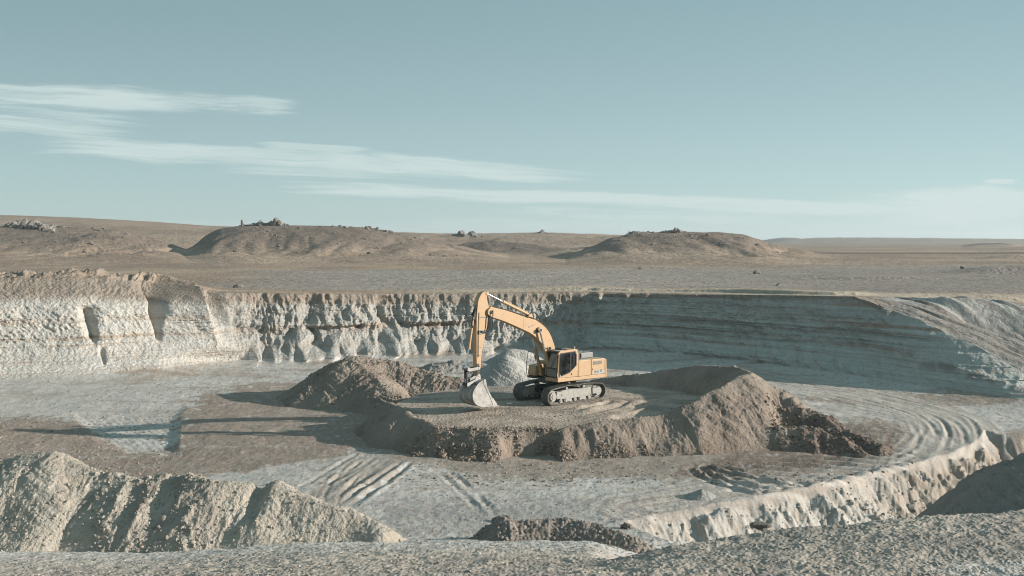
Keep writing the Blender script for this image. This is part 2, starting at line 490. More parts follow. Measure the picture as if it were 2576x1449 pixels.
# haul road
roadc = [(1840, 930), (2000, 965), (2150, 990), (2280, 1020), (2370, 1055), (2400, 1095), (2370, 1135), (2280, 1165), (2100, 1195), (1900, 1225), (1650, 1262)]
def cmr(P, k=5):
    P = [np.array(p[:2]) for p in P]; o_ = []
    for i in range(len(P) - 1):
        a, b1, c, d = P[max(i - 1, 0)], P[i], P[i + 1], P[min(i + 2, len(P) - 1)]
        for q in range(k):
            t = q / k; o_.append(tuple(0.5 * (2 * b1 + (c - a) * t + (2 * a - 5 * b1 + 4 * c - d) * t * t + (3 * b1 - a - 3 * c + d) * t ** 3)))
    return o_ + [tuple(P[-1])]
rd = cmr([Pz(a, c) for a, c in roadc])
rdist, _, rarc = segdist(FX, FY, rd)
C = mixc(C, (0.39, 0.365, 0.335), sst(rdist + 0.35 * n2, 2.6, 1.9) * 0.85)
ruts = np.zeros(FX.shape, dtype=np.float32)
rx, ry = [p[0] for p in rd], [p[1] for p in rd]
sgn_ = np.where(inside(FX, FY, [(p[0], p[1]) for p in rd] + [Pz(1200, 1262)[:2], Pz(1200, 930)[:2]]), 1, -1)
sdist = rdist * sgn_
for off in (-2.2, -1.75, -1.25, -0.8, -0.45, 0.1, 0.5, 0.95, 1.35, 1.8, 2.3, 2.9):
    cen_ = sdist - off + 0.45 * pn(rarc * 0.13, rarc * 0 + off * 3, 31)
    am = np.clip(0.45 + 1.3 * pn(rarc * 0.16, rarc * 0 + off * 7.3, 32), 0, 1)
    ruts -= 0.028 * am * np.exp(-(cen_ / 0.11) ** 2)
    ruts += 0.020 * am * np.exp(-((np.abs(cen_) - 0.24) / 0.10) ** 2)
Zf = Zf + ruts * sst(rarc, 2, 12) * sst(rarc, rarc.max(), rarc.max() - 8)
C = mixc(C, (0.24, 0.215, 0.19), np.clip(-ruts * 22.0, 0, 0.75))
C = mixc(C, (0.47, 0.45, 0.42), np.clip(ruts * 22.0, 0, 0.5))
rstr = fbm(sdist * 2.4, rarc * 0.06, 4, 34, 0.6)
C = mixc(C, (0.44, 0.42, 0.385), np.clip(1.8 * rstr, 0, 0.7) * sst(rdist, 3.5, 2.0))
C = mixc(C, (0.26, 0.235, 0.21), np.clip(-1.8 * rstr - 0.1, 0, 0.6) * sst(rdist, 3.5, 2.0))
# drag marks: along the floor at the left, sweeping round the berm at the right
rc_ = np.hypot(FX - 5, (FY - 56) * 1.15); tc_ = np.arctan2(FY - 56, FX - 5)
swR = fbm(rc_ * 1.5 + 0.25 * n1, tc_ * 2.0, 5, 36, 0.62)
swL = fbm(FX * 0.10 + 0.2 * n1, FY * 0.95 + 0.05 * FX + 0.5 * n1, 5, 38, 0.62)
wR = sst(VPX, 1300, 1800)
swp = lerp(swL, swR, wR)
Zf = Zf + (0.040 - 0.018 * wR) * swp * sst(FY, 36, 42)
lumc = sst(C.mean(-1), 0.24, 0.33)
C = mixc(C, (0.43, 0.42, 0.395), (0.35 + 0.65 * lumc) * np.clip(1.9 * swp - 0.2, 0, 0.5) * sst(FY, 38, 44))
C = mixc(C, (0.26, 0.23, 0.20), np.clip(-1.9 * swp - 0.2, 0, 0.45) * sst(FY, 38, 44))

def catm(P):
    a, m_, c = [np.array(q[:2]) for q in P]
    ctl = 2 * m_ - (a + c) / 2
    return [tuple((1 - t) ** 2 * a + 2 * t * (1 - t) * ctl + t * t * c) for t in np.linspace(0, 1, 6)]
# wheel ruts fanning away from the near left corner of the berm
for (a0, a1, a2, dep, wd) in [((1040, 1142), (965, 1200), (868, 1262), .26, .15), ((1024, 1136), (945, 1190), (846, 1252), .22, .13), ((985, 1130), (925, 1176), (835, 1238), .14, .20), ((918, 1138), (850, 1180), (790, 1202), .16, .10),
                               ((952, 1132), (880, 1170), (770, 1226), .14, .12), ((905, 1122), (820, 1170), (735, 1215), .10, .12), ((1005, 1180), (950, 1215), (895, 1258), .09, .10), ((960, 1140), (880, 1200), (845, 1262), .10, .09), ((880, 1150), (830, 1200), (812, 1250), .09, .09),
                               ((1120, 1160), (1190, 1215), (1260, 1290), .10, .12), ((1090, 1160), (1160, 1220), (1225, 1290), .07, .12)]:
    dd, _, ar = segdist(FX + 0.10 * n3, FY + 0.10 * n3, catm([Pz(*a0), Pz(*a1), Pz(*a2)]))
    e = sst(ar, 0, 2.0) * sst(ar, ar.max(), ar.max() - 2.5) * np.clip(0.65 + 0.9 * pn(ar * 0.45, ar * 0 + a1[0] * 0.013, 37), 0.1, 1.2)
    wv = wd * (1 + 0.5 * pn(ar * 1.5, ar * 0 + a0[0] * 0.1, 35))
    Zf -= 0.45 * dep * np.exp(-(dd / wv) ** 2) * e
    Zf += dep * 0.22 * np.exp(-((dd - 2.1 * wd) / (wd * 0.9)) ** 2) * e
# fan of scraper marks on the brown apron right of the berm
cx, cy, _ = Pz(1745, 1165)
ang = np.arctan2(FY - cy, FX - cx); rad = np.hypot(FX - cx, FY - cy)
mk = softpoly(VPX, VPY, [(1730, 1165), (1900, 1150), (2230, 1110), (2300, 1120), (2290, 1165), (2130, 1195), (1960, 1212), (1840, 1222)], 8)
wav = np.sin(FY * 6.0 + FX * 2.2 + 2.0 * pn(FX * 0.25, FY * 0.8, 41)) + 0.5 * pn(FX * 1.0, FY * 4.0, 42)
Zf = Zf + 0.065 * wav * mk
for (p0, p1, p2) in [((1752, 1164), (1800, 1195), (1900, 1222)), ((1775, 1168), (1850, 1195), (1950, 1212)), ((1790, 1160), (1900, 1185), (2010, 1205))]:
    dd, _, ar = segdist(FX + 0.08 * n3, FY + 0.08 * n3, catm([Pz(*p0), Pz(*p1), Pz(*p2)]))
    Zf += 0.09 * np.exp(-(dd / 0.14) ** 2) - 0.07 * np.exp(-((dd - 0.33) / 0.15) ** 2)
# scooped pale hollow left
hol = softpoly(VPX, VPY, [(200, 1042), (300, 1035), (450, 1045), (440, 1112), (330, 1112), (250, 1085)], 14)
Zf = Zf - 0.13 * hol
Zf = Zf + 0.007 * hol * np.sin((-0.51 * VPX + 0.86 * VPY) * 0.62 + 5 * n1 + 2 * n2)
hed = softpoly(VPX + 10 * n2, VPY, [(438, 1045), (470, 1020), (900, 1000), (900, 1100), (560, 1115), (440, 1112)], 10)
Zf = Zf + 0.08 * hed * sst(VPX, 800, 440)
# foreground earth
fg = sst(FY, 33, 26)
fgc = np.empty_like(C); fgc[:] = (0.335, 0.31, 0.275)
fgc = mixc(fgc, (0.265, 0.25, 0.228), np.clip(0.3 + 2.2 * n1, 0, 1))
fgc = mixc(fgc, (0.42, 0.38, 0.325), np.clip(fbm(FX * 0.35, FY * 0.9, 3, 51) * 2.2 - 0.1, 0, 0.8))
fgc = mixc(fgc, (0.20, 0.20, 0.195), np.clip(n2 * 2 - 0.5, 0, 0.6) * sst(FY, 26, 22))
fgc = mixc(fgc, PALE, sst(np.hypot((VPX - 2480) / 150, (FY - 22.3) / 0.9) + 0.5 * n2, 1.1, 0.5) * 0.8)
C = C + (fgc - C) * fg[..., None]
# face of the cut: white clay, browner low down and to the right
roadE = [Pz(1560, 1292), Pz(1650, 1276), Pz(1750, 1262), Pz(1900, 1237), Pz(2100, 1196), Pz(2300, 1150), Pz(2400, 1126), Pz(2455, 1105)]
dE, _, aE = segdist(FX, FY, roadE)
yE = np.interp(FX, [p[0] for p in roadE], [p[1] for p in roadE])
fc = (FY < yE - 0.1) * sst(dE, 0.15, 0.5) * sst(FY, 31, 34) * sst(VPX, 1620, 1740)
C = mixc(C, (0.37, 0.37, 0.35), np.clip(fc * (0.9 - 0.5 * sst(VPX + 60 * n2, 2100, 2330)), 0, 1))
C = mixc(C, (0.29, 0.255, 0.215), np.clip(fc * (sst(VPX + 90 * n2, 2150, 2400)) * 0.75 + fc * np.clip(2 * n3, 0, .4), 0, 1))
Zf = Zf + fc * (0.05 * ridged(aE * 1.9 + dE * 1.6 + 1.6 * n2, dE * 0.8, 3, 43) * (0.4 + 2.0 * np.clip(n1 + 0.2, 0, 1)) + 0.28 * fbm(aE * 0.7, dE * 1.0, 5, 44, 0.62) + 0.09 * np.abs(pn(aE * 4, dE * 4, 45)) + 0.06 * pn(aE * 8, dE * 6, 46))
C = C * (1 + 0.10 * n2[..., None])

# ---- wall rows
NRW = 230
NRMX = np.gradient(bd * T); NRMY = np.gradient(bd)
k = np.hanning(61); k /= k.sum()
def smo(a): return np.convolve(np.pad(a, 30, mode='edge'), k, mode='valid')
NRMX, NRMY = smo(NRMX), smo(NRMY)
ln = np.hypot(NRMX, NRMY); NX, NY = NRMY / ln, -NRMX / ln       # outward (towards the pit)
ARC = np.cumsum(np.hypot(np.gradient(bd * T), np.gradient(bd)))
ARC -= np.interp(0, T, ARC)
f = np.linspace(0, 1, NRW)[:, None] * np.ones((1, NC))
ZB = (Zf[-1])[None, :]; ZT = zt[None, :]
WZ = ZB + (ZT - ZB) * f
PXg = np.ones((NRW, 1)) * PX[None, :]
AR = np.ones((NRW, 1)) * ARC[None, :]
mid = sst(PXg, 520, 600) * sst(PXg, 1500, 1470)        # lit central cliff
left = 1 - sst(PXg, 500, 600)
right = sst(PXg, 1470, 1500)
# profile: run fraction reached at height fraction
gl = f + 0.10 * np.sin(f * 6.28)                        # left: even slope
gm = np.where(f < 0.4, f * 1.55, 0.62 + (f - 0.4) * 0.633)
gr = np.where(f < 0.3, f * 2.1, 0.63 + (f - 0.3) * 0.53)
# far right: terrace between two banks
terr = sst(PXg, 2150, 2350)
gt = np.interp(f, [0, 0.05, 0.42, 0.5, 1.0], [0, 0.10, 0.40, 0.52, 1.0])
gr = gr * (1 - terr) + gt * terr
G = gl * left + gm * mid + gr * right
WYb = bd[None, :] + rn[None, :] * G
WXb = WYb * T[None, :]
H = WZ
out = np.zeros_like(WZ)
env = np.sin(np.pi * np.clip(f, 0, 1)) ** 0.5
# big spurs and gullies of the cliff
sp1 = fbm(AR * 0.22, H * 0.10, 3, 61)
rg1 = ridged(AR * 0.33 + 0.25 * pn(AR * 0.5, H * 0.6, 60), H * 0.13, 3, 62)
rg2 = ridged(AR * 1.05 + 0.5 * pn(AR * 0.8, H * 0.8, 64), H * 0.28, 3, 63)
lmp = fbm3(AR * 0.8, H * 1.0, H * 0 + 0.3, 4, 65, 0.55)
flu = ridged(AR * 1.5 + 0.7 * pn(AR * 0.6, H * 0.7, 261), H * 0.16, 3, 262)
out += mid * env * (1.5 * sp1 + 0.50 * rg1 + 0.16 * rg2 + 0.18 * lmp + 0.22 * flu)
out += mid * env * (0.16 * ridged(AR * 2.3 + 0.4 * pn(AR * 2, H * 2, 160), H * 0.7, 3, 161) + 0.28 * np.maximum(pn(AR * 0.6, H * 0.55, 162), 0))
out += mid * 0.35 * sst(f, 0.72, 1.0) * ridged(AR * 0.9, H * 0.3, 2, 66) * (f < 2)
# projecting ledge of harder clay at mid height, undercut below
ledg = np.exp(-((f - 0.50 - 0.05 * pn(AR * 0.12, AR * 0, 67)) / 0.035) ** 2)
for (gp, f0_, f1_, w0_, w1_, dp_) in [(675, .04, .40, .8, .5, .45), (775, .05, .42, .35, .25, .7), (905, .40, .80, .3, .6, .6), (958, .45, .95, .4, .6, .7)]:
    tq = np.clip((f - f0_) / (f1_ - f0_), 0, 1); cq = np.interp(gp, PX, ARC) + 0.8 * pn(H * 0.8, H * 0 + gp, 181)
    out -= dp_ * np.exp(-(np.abs(AR - cq) / ((w0_ + (w1_ - w0_) * tq) * (1 + .35 * pn(H * 1.5, AR * 1.2, 182)))) ** 2) * sst(f, f0_ - .04, f0_ + .05) * sst(f, f1_ + .05, f1_ - .05)
out += mid * (0.38 * ledg - 0.38 * np.exp(-((f - 0.44) / 0.04) ** 2)) * np.clip(0.3 + 1.6 * pn(AR * 0.2, AR * 0 + 3, 68), 0, 1)
bl_ = fbm3(AR * 0.55, H * 0.75, H * 0 + 1.7, 2, 263); q_ = bl_ * 5.0; q_ = np.floor(q_) + sst(q_ - np.floor(q_), 0.80, 1.0)
out += (mid * 0.10 + right * 0.16 * (1 - terr) + left * 0.06) * env * (q_ / 5.0) * 1.6
bl2 = fbm3(AR * 1.6, H * 2.0, H * 0 + 4.7, 2, 264) * 4.0; bl2 = np.floor(bl2) + sst(bl2 - np.floor(bl2), 0.75, 1.0)
out += (mid * 0.03 + right * 0.05 * (1 - terr) + left * 0.03) * env * bl2
fr3 = H * 1.5 + 0.35 * pn(AR * 0.08, H * 0.3, 265); fr3 = fr3 - np.floor(fr3)
out += mid * env * 0.08 * (fr3 ** 4 - 0.5 * np.exp(-((fr3 - 0.1) / 0.08) ** 2)) * np.clip(0.4 + 1.6 * pn(AR * 0.2, H * 0.6, 266), 0, 1)
# lumps of the toppled face
out += mid * 0.16 * env * np.maximum(pn3(AR * 1.7, H * 1.5, H * 0, 69), 0) + mid * env * (0.10 * pn3(AR * 4.0, H * 3.0, H * 0, 70) + 0.07 * np.abs(pn3(AR * 7.0, H * 5.0, H * 0, 270)))
# talus fans
for (pc, hh, sl) in [(760, 2.9, 1.25), (850, 2.6, 1.3), (700, 1.8, 1.2), (990, 3.0, 1.45), (930, 2.0, 1.3), (1090, 2.2, 1.4), (1190, 2.4, 1.5), (1290, 1.4, 1.5), (1385, 2.4, 1.6), (640, 1.6, 1.4), (1440, 1.5, 1.3)]:
    ac = np.interp(pc, PX, ARC)
    da = np.abs(AR - ac)
    rr = np.maximum(hh - (H - ZB), 0) * sl * 0.62 * (1 + 0.5 * pn(AR * 0.9, H * 0.5, 71))
    da = np.abs(AR - ac + 0.5 * pn(H * 1.1, AR * 0.3, 170 + pc % 7)) * 1.0
    o2 = np.maximum(rr - 0.75 * da, 0) * 1.15 + 0.16 * ridged(AR * 1.6 + H * 0.3, H * 0.25, 3, 72) * (rr > 0.75 * da)
    base_off = rn[None, :] * (G)        # talus lies against the recessed cliff
    wt_ = sst(rr - 0.75 * da, -0.1, 0.5)
    out = out + (np.maximum(out, o2 + 0.35 * out) - out) * wt_
# left wall: smoother, bedded, gullied, with deep clefts
out += left * env * (0.55 * fbm(AR * 0.16, H * 0.2, 3, 74) + 0.11 * ridged(AR * 0.9 + H * 0.9, H * 0.7, 4, 75))
out += left * env * (0.06 * lmp + 0.07 * ridged(AR * 2.6 + H * 2.0, H * 2.2, 3, 76) + 0.06 * pn3(AR * 5.5, H * 4.0, H * 0, 276))
bed = pn(H * 2.3 + 0.15 * pn(AR * 0.1, H, 77), AR * 0.03, 78)
s_b = H * 1.9 + 0.35 * pn(AR * 0.06, H * 0.2, 77) + 0.04 * pn(AR * 1.0, H, 177); fr_ = s_b - np.floor(s_b)
out += left * (0.06 * bed + 0.15 * (fr_ ** 5 - 0.6 * np.exp(-((fr_ - 0.12) / 0.08) ** 2)) * np.clip(0.5 + 1.5 * pn(AR * 0.15, H * 0.7, 178), 0, 1)) * env * sst(f, 0.75, 0.6)
clod = sst(f, 0.74, 0.86) * left
out += clod * (0.30 * fbm3(AR * 0.9, H * 1.1, H * 0, 3, 79) + 0.20 * np.abs(pn(AR * 2.2, H * 2.0, 80)))
def gash(px0, px1, f0, f1, w0, w1, dep, power=2):
    t = np.clip((f - f0) / (f1 - f0), 0, 1)
    c = np.interp(px0 + (px1 - px0) * t, PX, ARC)
    w = (w0 + (w1 - w0) * t) * (1 + 0.35 * pn(H * 1.2, H * 0 + px0, 81))
    return -dep * np.exp(-(np.abs(AR - c) / w) ** power) * sst(f, f0 - 0.05, f0 + 0.05) * sst(f, f1 + 0.07, f1 - 0.04)
out += gash(236, 218, 0.30, 0.66, 0.20, 0.55, 1.0)
out += gash(402, 398, 0.30, 0.55, 0.22, 0.35, 1.1)
out += gash(400, 414, 0.52, 1.5, 0.35, 2.6, 2.8, 4)
out += gash(262, 255, 0.08, 0.22, 0.12, 0.2, 0.5)
# buttress right of the gash, widening downwards
cB = np.interp(470, PX, ARC)
wB = 0.6 + (1 - f) * 5.0
tB = np.clip(1 - np.abs(AR - cB - (1 - f) * 2.2) / wB, 0, 1)
out += 1.9 * tB * sst(f, 0.0, 0.25) * sst(PXg, 380, 440)
out += -1.6 * np.exp(-((PXg - 545) / 22.0) ** 2) * sst(f, 0.25, 0.7)
# right, shaded cliff: bedding ledges, cracks, blocky top, scree toe
br = pn(H * 1.9 + 0.3 * pn(AR * 0.15, H * 0.5, 82), AR * 0.05, 83) + 0.5 * pn(H * 4.6, AR * 0.09, 84)
out += right * env * (0.17 * br + 0.30 * fbm(AR * 0.2, H * 0.2, 3, 85) + 0.09 * lmp)
crk = np.maximum(0, 0.045 - np.abs(pn(AR * 0.35 + 0.35 * H, H * 0.3 + 0.4 * pn(AR * 1.5, H * 1.5, 186), 86))) / 0.045 * (pn(AR * 0.25, H * 0.3, 187) > 0.05)
out += -right * 0.10 * crk * env * (1 - terr)
crk2 = np.maximum(0, 0.06 - np.abs(pn(AR * 0.8, H * 0.12, 87))) / 0.06
out += -right * 0.12 * crk2 * sst(f, 0.55, 0.9) * (1 - terr)
fr2 = H * 1.6 + 0.3 * pn(AR * 0.07, H * 0.3, 188); fr2 = fr2 - np.floor(fr2)
out += right * env * 0.16 * (fr2 ** 4 - 0.5 * np.exp(-((fr2 - 0.1) / 0.08) ** 2)) * np.clip(0.5 + 1.5 * pn(AR * 0.2, H * 0.7, 189), 0, 1)
out += right * env * 0.10 * ridged(AR * 1.4, H * 1.2, 3, 190)
sw_ = AR * 0.34 + 0.8 * pn(AR * 0.25, AR * 0 + 5.5, 88); sw_ = sw_ - np.floor(sw_)
scal = sst(sw_, 0.45, 0.90) * sst(sw_, 1.0, 0.96) * np.clip(0.35 + 1.4 * pn(AR * 0.17, AR * 0 + 1.5, 188), 0, 1)
out += right * (1 - terr) * 0.95 * scal * sst(f + 0.12 * pn(AR * 1.5, H * 1.5, 288), 0.70, 0.92)       # crumbling turf lip catching the sun
out += right * sst(f, 0.40, 0.10) * 0.9 * (0.45 * ridged(AR * 0.5, H * 0.5, 3, 89) + 0.4 * lmp) * sst(f, 0, 0.06) * (1 - 0.75 * terr)
out += terr * 0.16 * env * fbm3(AR * 1.3, H * 2.2, H * 0, 3, 90)
foot = sst(f, 0.0, 0.035)
out0 = out[2] * 1.0
WX = WXb + NX[None, :] * out; WY = WYb + NY[None, :] * out
# the sharp skyline of the descending ramp
rag = 0.14 * fbm(AR[-1] * 0.9, AR[-1] * 0, 3, 91) * sst(PX, 2100, 2250)
WZ[-1] += rag
WZ = WZ + 0.05 * fbm(AR * 2, H * 2, 2, 92) * env
# colours of the wall
CW = np.empty(WZ.shape + (3,), dtype=np.float32); CW[:] = GREYW
wob = 0.022 * fbm(AR * 0.35, H * 0.8, 4, 93)
hh = H + 0.18 * fbm(AR * 0.07, AR * 0 + 2, 2, 94) + 0.5 * wob * 6
bands = fbm(hh * 2.6, AR * 0.012, 4, 95, 0.7)
CW = mixc(CW, WHITE, left * np.clip(0.85 + 1.2 * bands, 0, 1))
CW = mixc(CW, TAN, left * np.clip(-2.2 * bands - 0.15, 0, 0.8))
CW = mixc(CW, GREYW, left * np.clip(2.0 * fbm(AR * 0.25, H * 0.5, 4, 193), 0, 0.7))
CW = mixc(CW, (0.365, 0.37, 0.352), mid * 0.95)
CW = mixc(CW, (0.25, 0.25, 0.24), mid * np.clip(1.6 * fbm(AR * 1.6, H * 1.3, 4, 196, 0.65) - 0.05, 0, 0.5))
CW = mixc(CW, (0.29, 0.255, 0.215), mid * np.clip(-2.6 * bands - 0.1, 0, 0.75))
CW = mixc(CW, (0.35, 0.33, 0.30), mid * np.clip(lmp * 1.3 - 0.1, 0, 0.45))
CW = mixc(CW, (0.37, 0.30, 0.25), mid * np.exp(-((f - 0.44) / 0.05) ** 2) * np.clip(0.2 + pn(AR * 0.3, H, 96), 0, 0.7))
CW = mixc(CW, (0.40, 0.425, 0.405), right)
CW = mixc(CW, (0.50, 0.52, 0.49), right * np.clip(1.8 * bands, 0, 0.8))
CW = mixc(CW, (0.30, 0.32, 0.315), right * np.clip(-1.6 * bands, 0, 0.6))
rb = fbm(hh * 3.4, AR * 0.05, 3, 97)
CW = mixc(CW, (0.36, 0.23, 0.18), right * np.clip(rb * 3.0 - 0.55, 0, 0.6))
CW = mixc(CW, (0.17, 0.13, 0.11), terr * sst(f, 0.2, 0.36) * sst(f, 0.5, 0.42) * np.clip(0.3 + 1.5 * lmp, 0, 0.6))
CW = mixc(CW, DKBR, right * crk * 0.22 * (1 - terr))
topb = sst(f + wob * 2.2 + 0.05 * rg2 * mid, 0.80 - 0.10 * left, 0.90 - 0.06 * left)
CW = mixc(CW, (0.265, 0.228, 0.192), topb * (mid + left) * 0.92)
CW = mixc(CW, (0.25, 0.21, 0.18), sst(f + wob * 1.5, 0.90, 0.97) * right * (1 - terr) * 0.85)
CW = mixc(CW, C[-1][None, :, :] * np.ones((NRW, 1, 1)), sst(f, 0.04, 0.0))
CW = CW * (1 + 0.12 * fbm(AR * 1.2, H * 1.2, 3, 98)[..., None])

# ---- plateau rows
def layer(PXa, Y, rows, d, foot, zbase, back=None):
    S = smooth_tab(PXa, rows)
    zc = CAMH - (S - HZ) / F * d
    up = np.clip((Y - foot) / (d - foot), 0, 1); sh = np.sin(up * np.pi / 2) ** 1.55
    back = back or (d - foot)
    dn = 1 - sst(Y, d + back * 0.1, d + back * 1.3)
    return zbase + np.maximum(zc - zbase, -3) * sh * dn

LA = [(-3000, 700), (330, 668), (400, 648), (450, 634), (485, 622), (520, 596), (545, 579), (600, 569), (660, 566), (820, 567), (900, 571), (1000, 589), (1100, 609), (1200, 631), (1300, 648), (1370, 660), (1500, 690), (9000, 700)]
LL = [(-3000, 560), (-600, 565), (0, 568), (120, 569), (200, 571), (300, 578), (400, 600), (480, 628), (560, 655), (700, 690), (9000, 700)]
LB = [(-3000, 700), (1300, 690), (1370, 662), (1420, 648), (1480, 624), (1530, 600), (1570, 587), (1620, 584), (1700, 582), (1800, 584), (1870, 589), (1920, 606), (1980, 627), (2050, 641), (2150, 650), (2300, 657), (2450, 672), (9000, 700)]
L0 = [(-3000, 535), (-900, 536), (0, 541), (200, 548), (400, 559), (520, 568), (800, 577), (1000, 584), (1100, 587), (1180, 589), (1300, 586), (1360, 584), (1450, 588), (1560, 592), (1700, 600), (1900, 618), (2200, 640), (9000, 650)]
L4 = [(-3000, 690), (1000, 680), (1090, 640), (1150, 614), (1230, 604), (1350, 611), (1450, 626), (1520, 642), (1700, 680), (9000, 690)]
LF = [(-3000, 600), (1880, 622), (1910, 607), (1950, 600), (1990, 597), (2015, 602), (2060, 598), (2200, 598), (2576, 602), (3200, 600), (9000, 598)]
LG = [(-3000, 690), (2380, 625), (2450, 614), (2520, 612), (2576, 620), (2700, 613), (2900, 625), (9000, 690)]
L6 = [(-3000, 700), (1850, 668), (1960, 648), (2120, 632), (2260, 638), (2420, 630), (2600, 622), (2800, 626), (3200, 640), (9000, 690)]
L7 = [(-3000, 700), (1180, 672), (1300, 646), (1400, 628), (1500, 618), (1580, 622), (1680, 640), (1800, 668), (9000, 700)]
L8 = [(-3000, 640), (-400, 625), (0, 628), (150, 640), (300, 652), (420, 660), (700, 690), (9000, 700)]
def plateau(X, Y, fine=True):
    pxa = 1288 + F * X / Y
    z0 = 5.3 + 0.0 * X
    z = z0 - 0.2 + 0.15 * fbm(X * 0.02, Y * 0.02, 3, 101)
    w = 10 * fbm(X * 0.015, Y * 0.015, 3, 102)
    pxr = pxa
    pxa = pxa + 45 * fbm(X * 0.012, Y * 0.03, 3, 152) * sst(pxa, 1900, 2020) * sst(Y, 420, 330)
    z = np.maximum(z, layer(pxa, Y + w, LA, 300, 212, 5.2))
    z = np.maximum(z, layer(pxa, Y + w, LL, 335, 200, 5.2, 60))
    z = np.maximum(z, layer(pxa, Y + w, LB, 285, 205, 5.2))
    z = np.maximum(z, layer(pxa, Y + w, L4, 385, 330, 5.2))
    z = np.maximum(z, layer(pxa, Y + w, L6, 470, 350, 5.2))
    z = np.maximum(z, layer(pxa, Y + w, L7, 345, 265, 5.2))
    z = np.maximum(z, layer(pxa, Y + w, L8, 245, 192, 5.2))
    z = np.maximum(z, layer(pxa, Y, L0, 540, 340, 5.2, 500))
    z = np.maximum(z, layer(pxa, Y, LG, 700, 480, 5.2))
    z = np.maximum(z, layer(pxa, Y, LF, 1500, 900, 5.0, 900))
    if fine:
        up = sst(z, 5.6, 8.0)
        gul = ridged(X * 0.05 + 0.6 * pn(X * 0.02, Y * 0.02, 108), Y * 0.012, 3, 109)
        z = z - up * 1.5 * np.maximum(gul - 0.1, 0) * sst(z, 14, 9.5) * sst(Y, 420, 340)
        z = z + up * (1.3 * fbm(X * 0.035, Y * 0.03, 3, 103) + 0.45 * fbm(X * 0.14, Y * 0.14, 3, 104)) * sst(z, 16, 10)
        rough = sst(pxa, 620, 330) * sst(pxa, 60, 220) * up * sst(Y, 330, 310)
        z = z + rough * 1.1 * np.maximum(fbm(X * 0.16, Y * 0.11, 4, 105, 0.6), -0.1)
    return z

NRP = 330
sP = np.linspace(0, 1, NRP)
crestD = (bd + rn)
rimD = crestD + tab(PX, RIMD)
inv = lerp(1.0 / crestD[None, :], 1.0 / 620.0, (sP ** 1.0)[:, None])
PY1 = 1 / inv
PY2 = np.geomspace(626, 4200, 90)[:, None] * np.ones((1, NC))
PYg = np.concatenate([PY1, PY2], 0)
PXw = PYg * T[None, :]
PLZ = plateau(PXw, PYg)
zpl = zplat_at(PX)[None, :]
dr = PYg - rimD[None, :]
edge = zpl * 1.0
Zp = lerp(edge, PLZ, sst(dr, 0, 28))
# right: the ramp that runs down from the plateau
tR = np.clip((PYg - crestD[None, :]) / np.maximum(rimD - crestD, 0.5)[None, :], 0, 1)
rampz = lerp(zt[None, :], zpl, tR ** 0.85)
PXp = np.ones((len(PYg), 1)) * PX[None, :]
ax, ay = 7.7 / 13.8, -11.5 / 13.8
al = PXw * ax + PYg * ay; ac_ = -PXw * ay + PYg * ax
rw = sst(PXp, 2150, 2300) * sst(tR, 1.0, 0.85)
rampz = rampz + rw * (0.34 * ridged(ac_ * 0.5 + 0.1 * pn(al * 0.2, ac_ * 0.2, 110), al * 0.05, 3, 111) - 0.1 + 0.12 * pn(ac_ * 2.2, al * 0.15, 112)) * sst(tR, 0, 0.08)
rampz = rampz - rw * 1.3 * np.exp(-((tR - 0.52) / 0.12) ** 2) * sst(PXp, 2330, 2500)
rampz = rampz + rw * 0.9 * np.exp(-((tR - 0.72) / 0.14) ** 2) * sst(PXp, 2260, 2450)
Zp = np.where(tR < 1, rampz, Zp)
# hummocky plateau edge left and rough gravel band
lft = sst(PXp, 560, 380)
hm = sst(dr, -0.2, 1.5) * sst(dr, 16, 6)
Zp = Zp + lft * hm * (0.22 + 1.5 * fbm(PXw * 0.24, PYg * 0.20, 5, 113, 0.62) + 0.30 * ridged(PXw * 0.6, PYg * 0.5, 3, 114))
Zp = Zp + sst(dr, 2, 8) * sst(dr, 120, 60) * (0.07 * fbm(PXw * 0.3, PYg * 0.3, 5, 115, 0.6) + 0.03 * np.abs(pn(PXw * 1.1, PYg * 0.8, 116)))
# low scarp lines
for (a0, a1, dd0, hgt) in [(1250, 5200, -1, 0.28), (2300, 5400, 150, 0.9), (1780, 2600, 128, 0.35), (1000, 1500, 152, 0.3), (1350, 1900, 176, 0.35), (2260, 3200, 262, 0.8)]:
    wv_ = 1.6 * pn(PXw * 0.06, PXw * 0, 118) 
    yl = (rimD[None, :] + 3.2 + 0.6 * wv_) if dd0 < 0 else dd0 + 2.0 * wv_
    ew_ = np.maximum(0.35, PYg ** 2 * 4.0e-5)
    Zp = Zp + hgt * np.clip((PYg - yl) / (2 * ew_) + 0.5, 0, 1) * sst(PYg, yl + 24, yl + 6) * sst(PXp, a0, a0 + 200) * sst(PXp, a1, a1 - 300) * np.clip(0.6 + 0.9 * pn(PXw * 0.1, PXw * 0 + 3, 120), 0, 1.2)
# carry the rim's scallops a little way on to the plateau
dsp = out[-1][None, :] * np.exp(-(PYg - crestD[None, :]) / 4.2)
PXd = PXw + NX[None, :] * dsp; PYd = PYg + NY[None, :] * dsp
